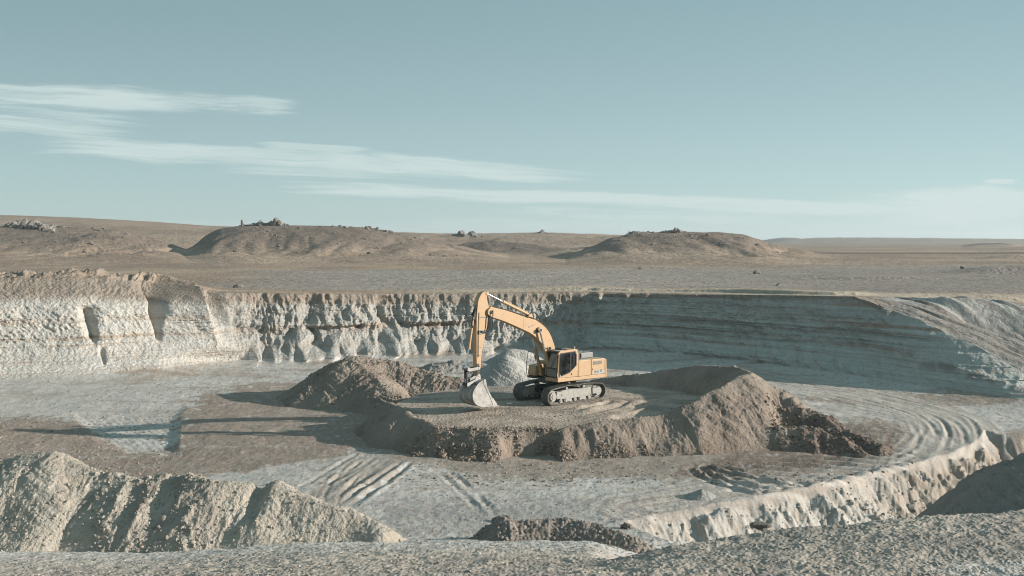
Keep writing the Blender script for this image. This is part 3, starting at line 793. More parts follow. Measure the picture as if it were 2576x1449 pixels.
# colours
CP = np.empty(Zp.shape + (3,), dtype=np.float32); CP[:] = GRASS
m1 = fbm(PXw * 0.03, PYg * 0.03, 4, 121); m2 = fbm(PXw * 0.2, PYg * 0.12, 4, 122, 0.6)
m3 = fbm(PXp * 0.0016, 2.0e4 / PYg * 0.055, 4, 123)
CP = mixc(CP, (0.225, 0.18, 0.145), np.clip(0.35 + 1.8 * m1, 0, 0.85))
CP = mixc(CP, (0.44, 0.35, 0.262), np.clip(2.0 * m3 - 0.05, 0, 0.6) * sst(Zp, 8.5, 6.0))
CP = mixc(CP, (0.180, 0.150, 0.126), sst(Zp, 6.6, 9.5) * 0.8 * sst(PYg, 400, 350))
CP = mixc(CP, (0.15, 0.13, 0.115), sst(Zp, 8.0, 11.0) * np.clip(2.5 * m2, 0, 0.6) * sst(PYg, 380, 350))
CP = mixc(CP, (0.10, 0.10, 0.10), sst(PYg, 600, 660) * sst(PYg, 780, 740) * sst(PXp, 2385, 2430) * sst(Zp, 5.6, 6.5) * 0.8)
CP = mixc(CP, (0.10, 0.10, 0.10), sst(PYg, 1050, 1200) * sst(PXp, 1900, 1925) * sst(PXp, 2030, 2000) * 0.7)
CP = mixc(CP, (0.11, 0.095, 0.085), sst(PYg, 325, 345) * sst(PYg, 392, 375) * sst(PXp, 1080, 1200) * 0.75)
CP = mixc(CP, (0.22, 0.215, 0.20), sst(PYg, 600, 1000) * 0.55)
grv = sst(dr, 6, 9) * sst(PYg + 14 * m1, 178 - 0 * PXp, 165)
grv = grv * sst(PXp + 300 * m1, 520, 900) 
CP = mixc(CP, (0.29, 0.272, 0.25), grv * 0.85)
CP = mixc(CP, (0.24, 0.23, 0.22), grv * np.clip(2.2 * fbm(PXw * 0.12, PYg * 0.25, 4, 125, 0.6), 0, 0.6))
farR = sst(PXp, 1500, 2400)
CP = mixc(CP, (0.235, 0.215, 0.195), farR * sst(dr, 6, 9) * sst(PYg, 215, 190) * 0.85)
CP = mixc(CP, (0.39, 0.345, 0.285), sst(dr, 0.3, 1.0) * sst(dr, 7.5, 5) * sst(PXp, 900, 1200) * 0.9)
CP = mixc(CP, (0.28, 0.236, 0.195), lft * sst(dr, 22, 12) * 0.9)
CP = mixc(CP, (0.24, 0.20, 0.165), sst(dr, 1.2, 0.1) * (1 - lft) * 0.6)
CP = mixc(CP, (0.25, 0.245, 0.23), rw * 0.95)
CP = mixc(CP, (0.36, 0.365, 0.35), rw * sst(tR, 0.5, 0.66))
CP = mixc(CP, (0.17, 0.145, 0.13), rw * np.clip(-1.5 * pn(ac_ * 0.9, al * 0.06, 124), 0, 0.7))
CP = CP * (1 + 0.14 * m2[..., None])

# shared rows so that nothing gaps
dk = out0[None, :] * np.exp(-(bd[None, :] - FY) / 3.2) * (FY > 20)
FX = FX + NX[None, :] * dk; FY = FY + NY[None, :] * dk
WX[0] = FX[-1]; WY[0] = FY[-1]; WZ[0] = Zf[-1]; CW[0] = C[-1]
PXd[0] = WX[-1]; PYd[0] = WY[-1]; Zp[0] = WZ[-1]
CP[0] = CW[-1]
o = grid_mesh('pit_floor', FX, FY, Zf, C, M_floor); tag(o, kind='structure')
o = grid_mesh('pit_wall', WX, WY, WZ, CW, M_wall); tag(o, kind='structure')
kh = int(np.argmin(np.abs(PYg[:, NC // 2] - 198)))
o = grid_mesh('plain', PXd[:kh + 1], PYd[:kh + 1], Zp[:kh + 1], CP[:kh + 1], M_plain); tag(o, kind='structure')
o = grid_mesh('hills', PXd[kh:], PYd[kh:], Zp[kh:], CP[kh:], M_hill); tag(o, kind='structure')

# ================================================================== HEAPS OF EARTH
def heap(name, label, cat, crest, k, bbox, res, colfn, mat, noise=0.10, clod=0.10, streak=0.10, group=None, extra=None, plat=None, rnd=0.35, cut=0.12):
    """a heap = the envelope of slopes of repose under a crest line [(x,y,z)...]"""
    x0, x1, y0, y1 = bbox
    xs = np.arange(x0, x1, res); ys = np.arange(y0, y1, res * 1.35)
    X, Y = np.meshgrid(xs, ys)
    g = Gbase(X, Y)
    Xw = X + 0.35 * pn(X * 0.5, Y * 0.5, 201); Yw = Y + 0.35 * pn(X * 0.5, Y * 0.5, 202)
    h = np.full(X.shape, -99.0, dtype=np.float32); ar = np.zeros_like(h); dd = np.zeros_like(h)
    acc = 0
    for ln_ in crest:
        kk = k
        for i in range(max(1, len(ln_) - 1)):
            p = ln_[i]; q = ln_[min(i + 1, len(ln_) - 1)]
            dx, dy = q[0] - p[0], q[1] - p[1]; L2 = dx * dx + dy * dy + 1e-9
            t = np.clip(((Xw - p[0]) * dx + (Yw - p[1]) * dy) / L2, 0, 1)
            d = np.hypot(Xw - p[0] - t * dx, Yw - p[1] - t * dy)
            zc = p[2] + t * (q[2] - p[2])
            hh_ = zc - kk * (np.sqrt(d * d + rnd * rnd) - rnd)
            m_ = hh_ > h
            ang_ = np.arctan2(Yw - p[1] - t * dy, Xw - p[0] - t * dx)
            ar = np.where(m_, acc + t * math.sqrt(L2) + (ang_ * 1.2 * np.clip(d, 0, 3) * ((t <= 0) | (t >= 1))), ar); dd = np.where(m_, d, dd); h = np.where(m_, hh_, h)
            acc += math.sqrt(L2)
    if plat is not None: h, dd = plat(X, Y, h, dd)
    up = np.clip((h - g) / 0.8, 0, 1)
    flatm = 1.0 if plat is None else np.where(dd < 0.02, 0.25, 1.0)
    h = h + flatm * up * noise * fbm(X * 0.7, Y * 0.7, 4, 203, 0.55)
    h = h + up * streak * sst(dd, 0.1, 1.0) * (ridged(ar * 1.3, dd * 0.22, 3, 204) + 0.55 * ridged(ar * 3.6 + 0.3 * pn(X, Y, 214), dd * 0.6, 3, 209))
    h = h + flatm * clod * (0.9 * np.maximum(pn(X * 2.4, Y * 2.4, 205) - 0.1, 0) + 0.5 * np.abs(pn(X * 5.2, Y * 5.2, 206)) + 0.3 * pn(X * 10, Y * 10, 207)) * np.clip((h - g + 0.3) / 0.5, 0, 1)
    if extra is not None: h = extra(X, Y, h)
    zz = np.maximum(h, g - 0.4)
    Cc = colfn(X, Y, h, g, dd)
    Cc = Cc * (1 + 0.13 * fbm(X * 1.5, Y * 1.5, 3, 208)[..., None])
    ok = (h > g - cut)
    kp = ok[:-1, :-1] | ok[1:, :-1] | ok[:-1, 1:] | ok[1:, 1:]
    # origin at the heap's own middle, on the ground
    cx_, cy_ = (x0 + x1) / 2, (y0 + y1) / 2
    o = grid_mesh(name, X - cx_, Y - cy_, zz, Cc, mat, kp)
    o.location = (cx_, cy_, 0)
    tag(o, label, cat, group)
    return o, (X, Y, zz, ok)


def flat(col, col2=None, sc=0.4):
    def fn(X, Y, h, g, dd):
        Cc = np.empty(X.shape + (3,), dtype=np.float32); Cc[:] = col
        if col2 is not None: Cc = mixc(Cc, col2, np.clip(0.35 + 1.8 * fbm(X * sc, Y * sc, 4, 210), 0, 1))
        return Cc
    return fn

HB = (0.208, 0.177, 0.152); HB2 = (0.262, 0.228, 0.194)
SURF = {}
# --- ring-shaped berm round the excavator's pad
ring = [Pw(985, 1012, 55.5), Pw(1020, 1040, 52.6), Pw(1100, 1069, 50.8), Pw(1250, 1084, 49.6), Pw(1400, 1077, 50.0), Pw(1500, 1063, 50.6), Pw(1650, 1046, 51.4), Pw(1750, 1011, 52.2),
        Pw(1800, 985, 53), Pw(1870, 948, 54.6), Pw(1895, 938, 56), Pw(1850, 922, 59.5), Pw(1750, 918, 62), Pw(1650, 938, 64), Pw(1550, 946, 66), Pw(1500, 955, 67.5)]
tail = [Pw(1895, 938, 56), Pw(1960, 985, 55), Pw(2050, 1036, 53.5), Pw(2140, 1088, 51.6), Pw(2200, 1113, 50.2)]
spur = [Pw(1400, 1077, 50.0), Pw(1400, 1081, 49.8)]
lump = [Pw(1975, 1062, 51.8), Pw(2060, 1078, 51.2), Pw(2130, 1108, 50.2)]
padpoly = [(p[0], p[1]) for p in ring] + [(Pw(1200, 965, 64)[0], 64.0), (Pw(1060, 985, 60)[0], 60.0)]
def ringplat(X, Y, h, dd):
    d = segdist(X, Y, padpoly, True)[0]
    ins = inside(X, Y, padpoly)
    base = np.interp(Y, [49, 51.5, 53.8, 58, 62, 68], [0.78, 0.98, 1.2, 1.2, 1.1, 0.7])
    pl = base - np.where(ins, 0, d) * 0.62 + 0.03 * fbm(X * 0.5, Y * 0.5, 3, 220)
    # slewing marks of the tracks behind the machine
    cx_, cy_ = 2.69, 57.55
    r_ = np.hypot(X - cx_ + 0.6, (Y - cy_ + 0.4)); a_ = np.arctan2(Y - cy_ + 0.4, X - cx_ + 0.6)
    mk_ = sst(a_, -1.35, -1.0) * sst(a_, 0.15, -0.25) * sst(r_, 2.9, 3.3) * sst(r_, 7.6, 6.8) * ins
    wv = 0.5 + 0.5 * np.sin(r_ * 6.6 + 1.2 * pn(a_ * 2, r_ * 0.3, 221))
    pl = pl + mk_ * 0.24 * wv * np.clip(0.75 + 1.3 * pn(r_ * 1.1, a_ * 0.8, 222), 0.15, 1)
    hh = np.maximum(h, pl)
    sel = pl > h
    return hh, np.where(sel, 0.0, dd)
def ringextra(X, Y, h):
    a = Pw(1992, 1048, 52.9); b_ = Pw(1960, 1030, 53.2); c_ = Pw(2075, 1075, 51.4)
    h = h - 0.95 * np.exp(-(((X - a[0]) / 1.3) ** 2 + ((Y - a[1]) / 0.8) ** 2)) - 0.5 * np.exp(-(((X - b_[0]) / 0.5) ** 2 + ((Y - b_[1]) / 1.2) ** 2))
    w = sst(X, 14.2, 15.2)
    h = h + w * 0.35 * np.maximum(fbm(X * 1.3, Y * 1.3, 3, 224), -0.2)
    px_ = 1288 + F * X / Y
    rec = sst(px_ + 8 * pn(Y * 2, X * 2, 228), 1235, 1300) * sst(px_ + 8 * pn(Y * 2, X * 2, 229), 1416, 1378) * (Y < 50.3)
    front = np.interp(X, [Pw(1100, 1069, 50.8)[0], Pw(1250, 1084, 49.6)[0], Pw(1400, 1077, 50.0)[0], Pw(1500, 1063, 50.6)[0]], [50.8, 49.6, 50.0, 50.6]) - Y
    h = h - rec * np.clip(front, 0, 2) * 1.25
    # coarse clods on the front left flank
    fl = np.maximum(sst(X, -7.5, -4.5) * sst(X, 0.0, -2.2), 0.30) * sst(Y, 50.6, 49.6) * sst(X, 16, 13)
    h = h + fl * (0.30 * np.maximum(pn(X * 2.1, Y * 2.1, 225), 0) + 0.12 * np.abs(pn(X * 4.5, Y * 4.5, 226)))
    return h
def ringcol(X, Y, h, g, dd):
    Cc = flat(HB2, HB)(X, Y, h, g, dd)
    top = sst(dd, 0.12, 0.0) * inside(X, Y, padpoly)
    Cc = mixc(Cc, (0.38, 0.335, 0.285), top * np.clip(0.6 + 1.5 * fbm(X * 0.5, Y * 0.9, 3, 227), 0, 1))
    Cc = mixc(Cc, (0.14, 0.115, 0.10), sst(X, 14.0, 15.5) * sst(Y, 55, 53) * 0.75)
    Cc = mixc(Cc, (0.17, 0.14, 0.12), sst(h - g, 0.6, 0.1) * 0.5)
    return Cc
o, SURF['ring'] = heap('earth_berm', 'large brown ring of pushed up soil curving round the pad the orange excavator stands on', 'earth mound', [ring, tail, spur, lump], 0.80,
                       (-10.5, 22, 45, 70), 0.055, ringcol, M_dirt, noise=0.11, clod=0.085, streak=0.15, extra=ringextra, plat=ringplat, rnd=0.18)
# --- brown heap left of the excavator
c1 = [[Pw(880, 897, 66), Pw(940, 900, 66.5), Pw(1000, 912, 66.5), Pw(1060, 930, 66), Pw(1150, 952, 65)], [Pw(880, 897, 66), Pw(862, 920, 64.6)], [Pw(880, 897, 66), Pw(925, 935, 63.6), Pw(985, 985, 60.5)]]
o, SURF['heap'] = heap('earth_mound', 'tall pointed brown soil mound left of the excavator bucket with a shaded left flank', 'earth mound', c1, 0.62,
                       (-17.5, -0.5, 56, 74), 0.05, flat(HB2, HB), M_dirt, noise=0.16, clod=0.13, streak=0.14, rnd=0.2)
# --- grey gravel cone behind the bucket
cz = Pw(1276, 893, 67.5)
c2 = [[cz, (cz[0] + 0.25, cz[1] + 0.3, cz[2] - 0.1)]]
o, SURF['cone'] = heap('gravel_heap', 'pale grey cone of fine gravel right behind the excavator bucket', 'gravel heap', c2, 0.78,
                       (cz[0] - 4.5, cz[0] + 4.5, 62.5, 72.5), 0.045, flat((0.36, 0.365, 0.35), (0.30, 0.30, 0.29)), M_dirt, noise=0.10, clod=0.04, streak=0.16, rnd=0.25)
cz2 = Pw(1292, 877, 83)
heap('gravel_heap', 'small pale heap at the foot of the pit wall, behind the larger grey cone', 'gravel heap', [[cz2, (cz2[0] + 0.5, cz2[1], cz2[2] - 0.1)]], 0.55,
     (cz2[0] - 5, cz2[0] + 5, 78, 88), 0.08, flat((0.37, 0.37, 0.35), (0.30, 0.30, 0.29)), M_dirt, noise=0.12, clod=0.08, streak=0.12)
cz3 = [Pw(1095, 918, 78), Pw(1150, 910, 79), Pw(1210, 916, 79)]
heap('rubble_bank', 'low dark grey rubble bank on the pit floor, left of the excavator stick', 'rubble heap', [cz3], 0.42,
     (-9, 1.5, 74, 84), 0.09, flat((0.25, 0.245, 0.235), (0.19, 0.18, 0.17)), M_dirt, noise=0.22, clod=0.25, streak=0.0, rnd=0.5)
# --- pale rubble bank in the left foreground
fgb = [Pw(-900, 1150, 37.5), Pw(-300, 1165, 37), Pw(0, 1160, 36.5), Pw(60, 1142, 36.5), Pw(130, 1139, 36.5), Pw(185, 1163, 36.3), Pw(265, 1190, 36), Pw(330, 1200, 35.6), Pw(500, 1199, 35.2), Pw(600, 1214, 35.0),
       Pw(655, 1219, 34.9), Pw(690, 1212, 34.9), Pw(740, 1236, 34.7), Pw(850, 1276, 34.2), Pw(950, 1322, 33.6)]
sp_a = [Pw(130, 1139, 36.5), Pw(135, 1145, 36.3)]
sp_b = [Pw(690, 1212, 34.9), Pw(697, 1232, 34.7)]

def fgx(X, Y, h):
    px_ = 1288 + F * X / Y
    for (p, q, w, d_) in [(335, 1285, 0.45, 0.28), (645, 1255, 0.28, 0.25), (410, 1290, 0.35, 0.25)]:
        a = Pw(p, q, 34.6)
        h = h - d_ * np.exp(-(((X - a[0]) / w) ** 2 + ((Y - a[1]) / 1.0) ** 2))
    lumps = sst(px_, 180, 260) * sst(px_, 560, 480)
    h = h + 0.09 * (0.35 + lumps) * np.maximum(fbm(X * 2.2, Y * 2.2, 3, 231), 0) * 2
    return h
def fgc_(X, Y, h, g, dd):
    Cc = flat((0.37, 0.345, 0.30), (0.30, 0.28, 0.245), 0.6)(X, Y, h, g, dd)
    px_ = 1288 + F * X / Y
    Cc = mixc(Cc, (0.24, 0.215, 0.19), sst(px_, 150, 260) * sst(px_, 620, 480) * np.clip(0.35 + 1.4 * fbm(X * 0.9, Y * 0.9, 3, 232), 0, 0.8))
    return Cc
o, SURF['fgbank'] = heap('rubble_bank', 'long pale beige bank of crumbly rubble along the left foreground', 'rubble heap', [fgb, sp_a, sp_b], 0.80,
                         (-26, -3.5, 30.5, 41), 0.032, fgc_, M_pale, noise=0.08, clod=0.055, streak=0.07, extra=fgx, rnd=0.25)
# --- dark mound right foreground, beyond the ledge
rb_ = [Pw(2520, 1240, 33.2), Pw(2550, 1190, 33.5), Pw(2590, 1155, 33.7), Pw(2620, 1130, 34), Pw(2800, 1100, 34.3), Pw(3100, 1080, 34.5)]
o, SURF['rmound'] = heap('earth_mound', 'smooth dark soil mound at the right edge, beyond the shadowed trench', 'earth mound', [rb_], 0.85,
                         (10, 32, 27.5, 40), 0.045, flat((0.25, 0.235, 0.215), (0.20, 0.185, 0.17)), M_dirt, noise=0.14, clod=0.05, streak=0.10, rnd=0.5)
# --- low debris ridge on the brow of the near bank
db = [Pw(1244, 1325, 34.0), Pw(1270, 1303, 34.2), Pw(1300, 1310, 34.3), Pw(1400, 1311, 34.4), Pw(1480, 1318, 34.2), Pw(1540, 1334, 33.8), Pw(1580, 1350, 33.4)]
o, SURF['debris'] = heap('rubble_bank', 'low ragged ridge of dark stones in the middle of the near foreground', 'rubble heap', [db], 0.75,
                         (-2.5, 7.5, 31.2, 37.0), 0.030, flat((0.23, 0.21, 0.19), (0.16, 0.15, 0.14)), M_dirt, noise=0.12, clod=0.17, streak=0.05, rnd=0.12)
# --- small heaps on the lower floor
for (px_, py_, py2, ww, lb) in [(1768, 1243, 1262, 0.9, 'small grey peaked pile on the pale ground near the cut bank'), ]:
    g0 = Pz(px_, py2, -0.3); dh = (py2 - py_) / F * g0[1]
    heap('gravel_heap', lb, 'gravel heap', [[(g0[0], g0[1] + .5, -0.3 + dh), (g0[0] + 0.15, g0[1] + .5, -0.3 + dh * 0.9)]], 0.55,
         (g0[0] - 1.3, g0[0] + 1.3, g0[1] - .25, g0[1] + 1.6), 0.03, flat((0.30, 0.30, 0.29)), M_dirt, noise=0.05, clod=0.05, streak=0.05, rnd=0.05, cut=0.05)

# ================================================================== ROCKS
def rock_geo(rng, sub=1):
    """a jagged stone: subdivided icosahedron, flattened by random cutting planes"""
    t = (1 + 5 ** 0.5) / 2
    V = np.array([(-1, t, 0), (1, t, 0), (-1, -t, 0), (1, -t, 0), (0, -1, t), (0, 1, t), (0, -1, -t), (0, 1, -t), (t, 0, -1), (t, 0, 1), (-t, 0, -1), (-t, 0, 1)], float)
    Fc = [(0, 11, 5), (0, 5, 1), (0, 1, 7), (0, 7, 10), (0, 10, 11), (1, 5, 9), (5, 11, 4), (11, 10, 2), (10, 7, 6), (7, 1, 8), (3, 9, 4), (3, 4, 2), (3, 2, 6), (3, 6, 8), (3, 8, 9), (4, 9, 5), (2, 4, 11), (6, 2, 10), (8, 6, 7), (9, 8, 1)]
    V /= np.linalg.norm(V, axis=1)[:, None]
    for _ in range(sub):
        V = V.tolist(); mp = {}; NF = []
        def md(a, c):
            key = (min(a, c), max(a, c))
            if key not in mp:
                v = [(V[a][i] + V[c][i]) / 2 for i in range(3)]; l = math.sqrt(sum(q * q for q in v)); V.append([q / l for q in v]); mp[key] = len(V) - 1
            return mp[key]
        for (a, c, d) in Fc:
            e, f_, g_ = md(a, c), md(c, d), md(d, a)
            NF += [(a, e, g_), (c, f_, e), (d, g_, f_), (e, f_, g_)]
        Fc = NF; V = np.array(V)
    for _ in range(7):
        n = rng.randn(3); n /= np.linalg.norm(n); c0 = rng.uniform(0.45, 0.85)
        dpt = V @ n; over = np.maximum(dpt - c0, 0); V = V - over[:, None] * n[None, :]
    V = V * (1 + 0.06 * rng.randn(len(V), 1))
    V = V * rng.uniform(0.65, 1.2, 3)[None, :]
    return V, np.array(Fc)

_rr = np.random.RandomState(11)
ROCKS0 = [rock_geo(_rr, 0) for _ in range(12)]
ROCKS1 = [rock_geo(_rr, 1) for _ in range(12)]
ROCKS2 = [rock_geo(_rr, 2) for _ in range(8)]

def rot_rand(rng, n, tilt=3.14):
    a = rng.uniform(0, 6.283, n); b_ = rng.uniform(-tilt, tilt, n); c_ = rng.uniform(-tilt, tilt, n)
    ca, sa, cb, sb, cc, sc = np.cos(a), np.sin(a), np.cos(b_), np.sin(b_), np.cos(c_), np.sin(c_)
    Rm = np.empty((n, 3, 3))
    Rm[:, 0, 0] = ca * cb; Rm[:, 0, 1] = ca * sb * sc - sa * cc; Rm[:, 0, 2] = ca * sb * cc + sa * sc
    Rm[:, 1, 0] = sa * cb; Rm[:, 1, 1] = sa * sb * sc + ca * cc; Rm[:, 1, 2] = sa * sb * cc - ca * sc
    Rm[:, 2, 0] = -sb; Rm[:, 2, 1] = cb * sc; Rm[:, 2, 2] = cb * cc
    return Rm

def scatter_mesh(name, P, S, Cc, lib, rng, mat, loc=(0, 0, 0), smooth=False):
    Vs, Fs, Cs = [], [], []; off = 0
    which = rng.randint(0, len(lib), len(P)); Rm = rot_rand(rng, len(P))
    for k_ in range(len(lib)):
        ix = np.where(which == k_)[0]
        if len(ix) == 0: continue
        V, Fc = lib[k_]
        W_ = np.einsum('nij,vj->nvi', Rm[ix], V) * S[ix][:, None, None] + P[ix][:, None, :]
        Vs.append(W_.reshape(-1, 3)); Cs.append(np.repeat(Cc[ix], len(V), axis=0))
        Fs.append((Fc[None] + (np.arange(len(ix)) * len(V))[:, None, None] + off).reshape(-1, 3)); off += len(ix) * len(V)
    o = raw_mesh(name, np.concatenate(Vs) - np.array(loc)[None], np.concatenate(Fs), np.concatenate(Cs), mat, smooth)
    o.location = loc
    return o

M_rock = ground_mat('stone', [('n', 3.0, 0.06), ('n', 12.0, 0.03)], var=0.12, vscale=1.5)
rng = np.random.RandomState(3)
# loose stones of the near bank, heaps and the foot of the cut: too many to count
Ps, Ss, Cs_ = [], [], []
def add_from_grid(X, Y, Z, mask, n, smin, smax, col, jit=0.18):
    ii = np.flatnonzero(mask.ravel())
    if len(ii) == 0: return
    p = rng.choice(ii, n)
    s_ = smin * (smax / smin) ** (rng.rand(n) ** 2.6)
    P = np.stack([X.ravel()[p] + rng.uniform(-.04, .04, n), Y.ravel()[p] + rng.uniform(-.04, .04, n), Z.ravel()[p] - 0.15 * s_], -1)
    cc_ = np.array(col)[None] * (1 + jit * rng.randn(n, 1)).clip(0.5, 1.6)
    Ps.append(P); Ss.append(s_); Cs_.append(cc_)
clump = fbm(FX * 0.8, FY * 0.8, 3, 240) > -0.05
add_from_grid(FX, FY, Zf, (FY < 30) & (FY > 20) & clump & (np.abs(T)[None, :] < 0.6), 9000, 0.010, 0.075, (0.31, 0.29, 0.26))
add_from_grid(FX, FY, Zf, (FY < 26) & (FY > 20) & (np.abs(T)[None, :] < 0.6), 3000, 0.010, 0.045, (0.24, 0.23, 0.215))
add_from_grid(FX, FY, Zf, (FY < 46) & (FY > 30) & (VPX > 900) & (VPX < 1700), 4000, 0.012, 0.07, (0.30, 0.29, 0.27))
add_from_grid(FX, FY, Zf, (VPX < 700) & (VPX > -200) & (VPY > 960) & (VPY < 1060) & (VPX + 2.0 * (VPY - 960) < 640), 1600, 0.02, 0.11, (0.31, 0.30, 0.28))
add_from_grid(FX, FY, Zf, (VPX < 460) & (VPX > -200) & (VPY > 1040) & (VPY < 1180), 1800, 0.03, 0.12, (0.27, 0.24, 0.20))
add_from_grid(FX, FY, Zf, (VPX < 2300) & (VPX > 1000) & (VPY > 1150) & (VPY < 1205), 1600, 0.02, 0.12, (0.22, 0.19, 0.16))
add_from_grid(FX, FY, Zf, (fc > 0.5) & (VPX < 2500), 4000, 0.015, 0.13, (0.36, 0.34, 0.31))
Xg, Yg, Zg, Kg = SURF['fgbank']; add_from_grid(Xg, Yg, Zg, Kg, 12000, 0.010, 0.08, (0.34, 0.318, 0.278), 0.14)
pxg = 1288 + F * Xg / Yg; add_from_grid(Xg, Yg, Zg, Kg & (pxg > 230) & (pxg < 520), 900, 0.03, 0.13, (0.30, 0.28, 0.25))
Xg, Yg, Zg, Kg = SURF['debris']; add_from_grid(Xg, Yg, Zg, Kg, 2600, 0.018, 0.11, (0.24, 0.225, 0.205))
Xg, Yg, Zg, Kg = SURF['ring']
clm = fbm(Xg * 0.5, Yg * 0.5, 3, 241)
add_from_grid(Xg, Yg, Zg, Kg & (Yg < 50.5) & (Xg < 1 + 5 * clm) & (Xg > -6.5), 3000, 0.02, 0.13, (0.25, 0.21, 0.175))
add_from_grid(Xg, Yg, Zg, Kg & (Yg < 54) & (Xg > 13.5), 1500, 0.03, 0.16, (0.17, 0.14, 0.12))
add_from_grid(Xg, Yg, Zg, Kg & (Yg < 49.0 + 1.5 * clm) & (Zg < 0.4), 3500, 0.02, 0.11, (0.22, 0.19, 0.16))
add_from_grid(Xg, Yg, Zg, Kg, 5000, 0.015, 0.075, (0.25, 0.215, 0.18))
Xg, Yg, Zg, Kg = SURF['heap']; add_from_grid(Xg, Yg, Zg, Kg, 2500, 0.02, 0.13, (0.24, 0.20, 0.165))
st = scatter_mesh('gravel', np.concatenate(Ps), np.concatenate(Ss), np.concatenate(Cs_), ROCKS0, rng, M_rock)
tag(st, 'loose stones and clods strewn over the near bank, the heaps and the pit floor', 'gravel', kind='stuff')

# --- rock outcrops on the hill tops
def hill_z(px, d): return float(plateau(np.array([[(px - 1288) / F * d]]), np.array([[float(d)]]))[0, 0])
def boulder(name, label, x, y, z, s_, seed, group=None, col=(0.27, 0.255, 0.235), stretch=(1, 1, 1)):
    r2 = np.random.RandomState(seed)
    V, Fc = ROCKS2[seed % len(ROCKS2)]
    Rz = rot_rand(r2, 1, 0.5)[0]
    V = (V @ Rz.T) * np.array(stretch)[None] * s_
    V = V * (1 + 0.05 * r2.randn(len(V), 1))
    o = raw_mesh(name, V, Fc, np.ones((len(V), 1)) * np.array(col)[None], M_rock, False)
    o.location = (x, y, z); tag(o, label, 'boulder', group)
    return o
def outcrop(name, label, pts, n, smin, smax, seed, tall=1.0, spread=(2.0, 3.0), col=(0.215, 0.205, 0.19), group=None, loose=False):
    r2 = np.random.RandomState(seed); P, S, Cq = [], [], []
    for i in range(n):
        t_ = r2.rand() * (len(pts) - 1); k_ = min(int(t_), len(pts) - 2); u_ = t_ - k_
        px = lerp(pts[k_][0], pts[k_ + 1][0], u_); d = lerp(pts[k_][1], pts[k_ + 1][1], u_); hg = lerp(pts[k_][2], pts[k_ + 1][2], u_)
        d = d + r2.uniform(-spread[1], spread[1]); x = (px - 1288) / F * d + r2.uniform(-1, 1) * spread[0] * 0.5
        s_ = smin * (smax / smin) ** r2.rand() * (0.4 + 0.6 * hg)
        P.append((x, d, hill_z(1288 + F * x / d, d) + s_ * r2.uniform(0.0, 0.75) * tall * hg)); S.append(s_); Cq.append(np.array(col) * r2.uniform(0.75, 1.2))
    P = np.array(P)
    if loose:
        for i in range(n):
            boulder('boulder', label, P[i][0], P[i][1], P[i][2] + 0.1 * S[i], S[i] * 0.8, r2.randint(1000), group, tuple(Cq[i]), (1.3, 1, 0.85))
        return
    m_ = 110; tt = np.linspace(0, len(pts) - 1.001, m_); ki = tt.astype(int); uu = tt - ki; pa = np.array(pts, float)
    hx = pa[ki, 0] * (1 - uu) + pa[ki + 1, 0] * uu; hd = pa[ki, 1] * (1 - uu) + pa[ki + 1, 1] * uu
    HP = np.stack([(hx - 1288) / F * hd, hd, np.array([hill_z(a_, c_) for a_, c_ in zip(hx, hd)]) - 0.25 * smax], -1)
    P = np.concatenate([P, HP]); hw_ = pa[ki, 2] * (1 - uu) + pa[ki + 1, 2] * uu; S = np.concatenate([S, (smax * 0.75 + 0.25) * np.clip(hw_, 0.6, 1)]); Cq = np.concatenate([Cq, np.tile(np.array(col) * 0.85, (m_, 1))])
    c0 = P.mean(0); c0[2] = P[:, 2].min()
    o = scatter_mesh(name, P, np.array(S), np.array(Cq), ROCKS1, r2, M_rock, tuple(c0))
    tag(o, label, 'rock outcrop', group)
    return o
outcrop('rock_outcrop', 'long knobbly grey rock outcrop on the far left hillside', [(15, 316, .4), (55, 308, 1), (95, 300, 1), (135, 296, .5)], 110, 0.5, 1.9, 1, spread=(1.5, 9))
outcrop('rock_outcrop', 'short low row of dark rocks just right of the far left outcrop', [(135, 312, .6), (160, 311, .9), (182, 312, .4)], 16, 0.35, 0.8, 2, spread=(1, 2))
outcrop('rock_outcrop', 'jagged grey rock crown on top of the left middle hill', [(605, 294, .3), (640, 293, .75), (672, 293, .9), (694, 293, 1.1), (703, 293, .95), (722, 293, .3)], 130, 0.4, 1.35, 3, tall=1.35, spread=(1.2, 1.5))
outcrop('rock_outcrop', 'rock on the right brow of the left middle hill', [(845, 286, .5), (900, 288, .6), (930, 293, .8), (965, 292, .7), (995, 289, .5), (1040, 283, .3)], 58, 0.3, 0.95, 4, spread=(3, 7), loose=True, group='rocks on the right brow of the left middle hill')
outcrop('rock_outcrop', 'small crown of pale rocks on the far ridge above the excavator bucket', [(1140, 470, .3), (1165, 470, 1), (1185, 470, .9), (1212, 470, .3)], 30, 0.7, 2.0, 5, spread=(2, 4))
outcrop('rock_outcrop', 'tiny rocky knob on the skyline between the two main hills', [(1346, 500, .3), (1362, 500, 1), (1380, 500, .3)], 12, 0.5, 1.3, 6, spread=(1.5, 3))
outcrop('rock_outcrop', 'broken rocks at the upper left shoulder of the right hill', [(1575, 278, .3), (1592, 279, 1), (1620, 280, .5), (1650, 281, .3)], 22, 0.3, 0.85, 7, spread=(0.8, 0.7))
outcrop('rock_outcrop', 'dark rock cluster at the highest point of the right hill', [(1662, 281, .3), (1685, 281, 1), (1702, 281, 1), (1722, 281, .6)], 34, 0.35, 0.9, 8, spread=(1, 2))
outcrop('rock_outcrop', 'small rock on the upper face of the right hill', [(1655, 262, .5), (1700, 266, .6), (1745, 264, .6), (1790, 268, .4), (1880, 274, .5)], 34, 0.25, 0.6, 9, spread=(4, 6), col=(0.22, 0.21, 0.195), loose=True, group='rocks on the upper face of the right hill')
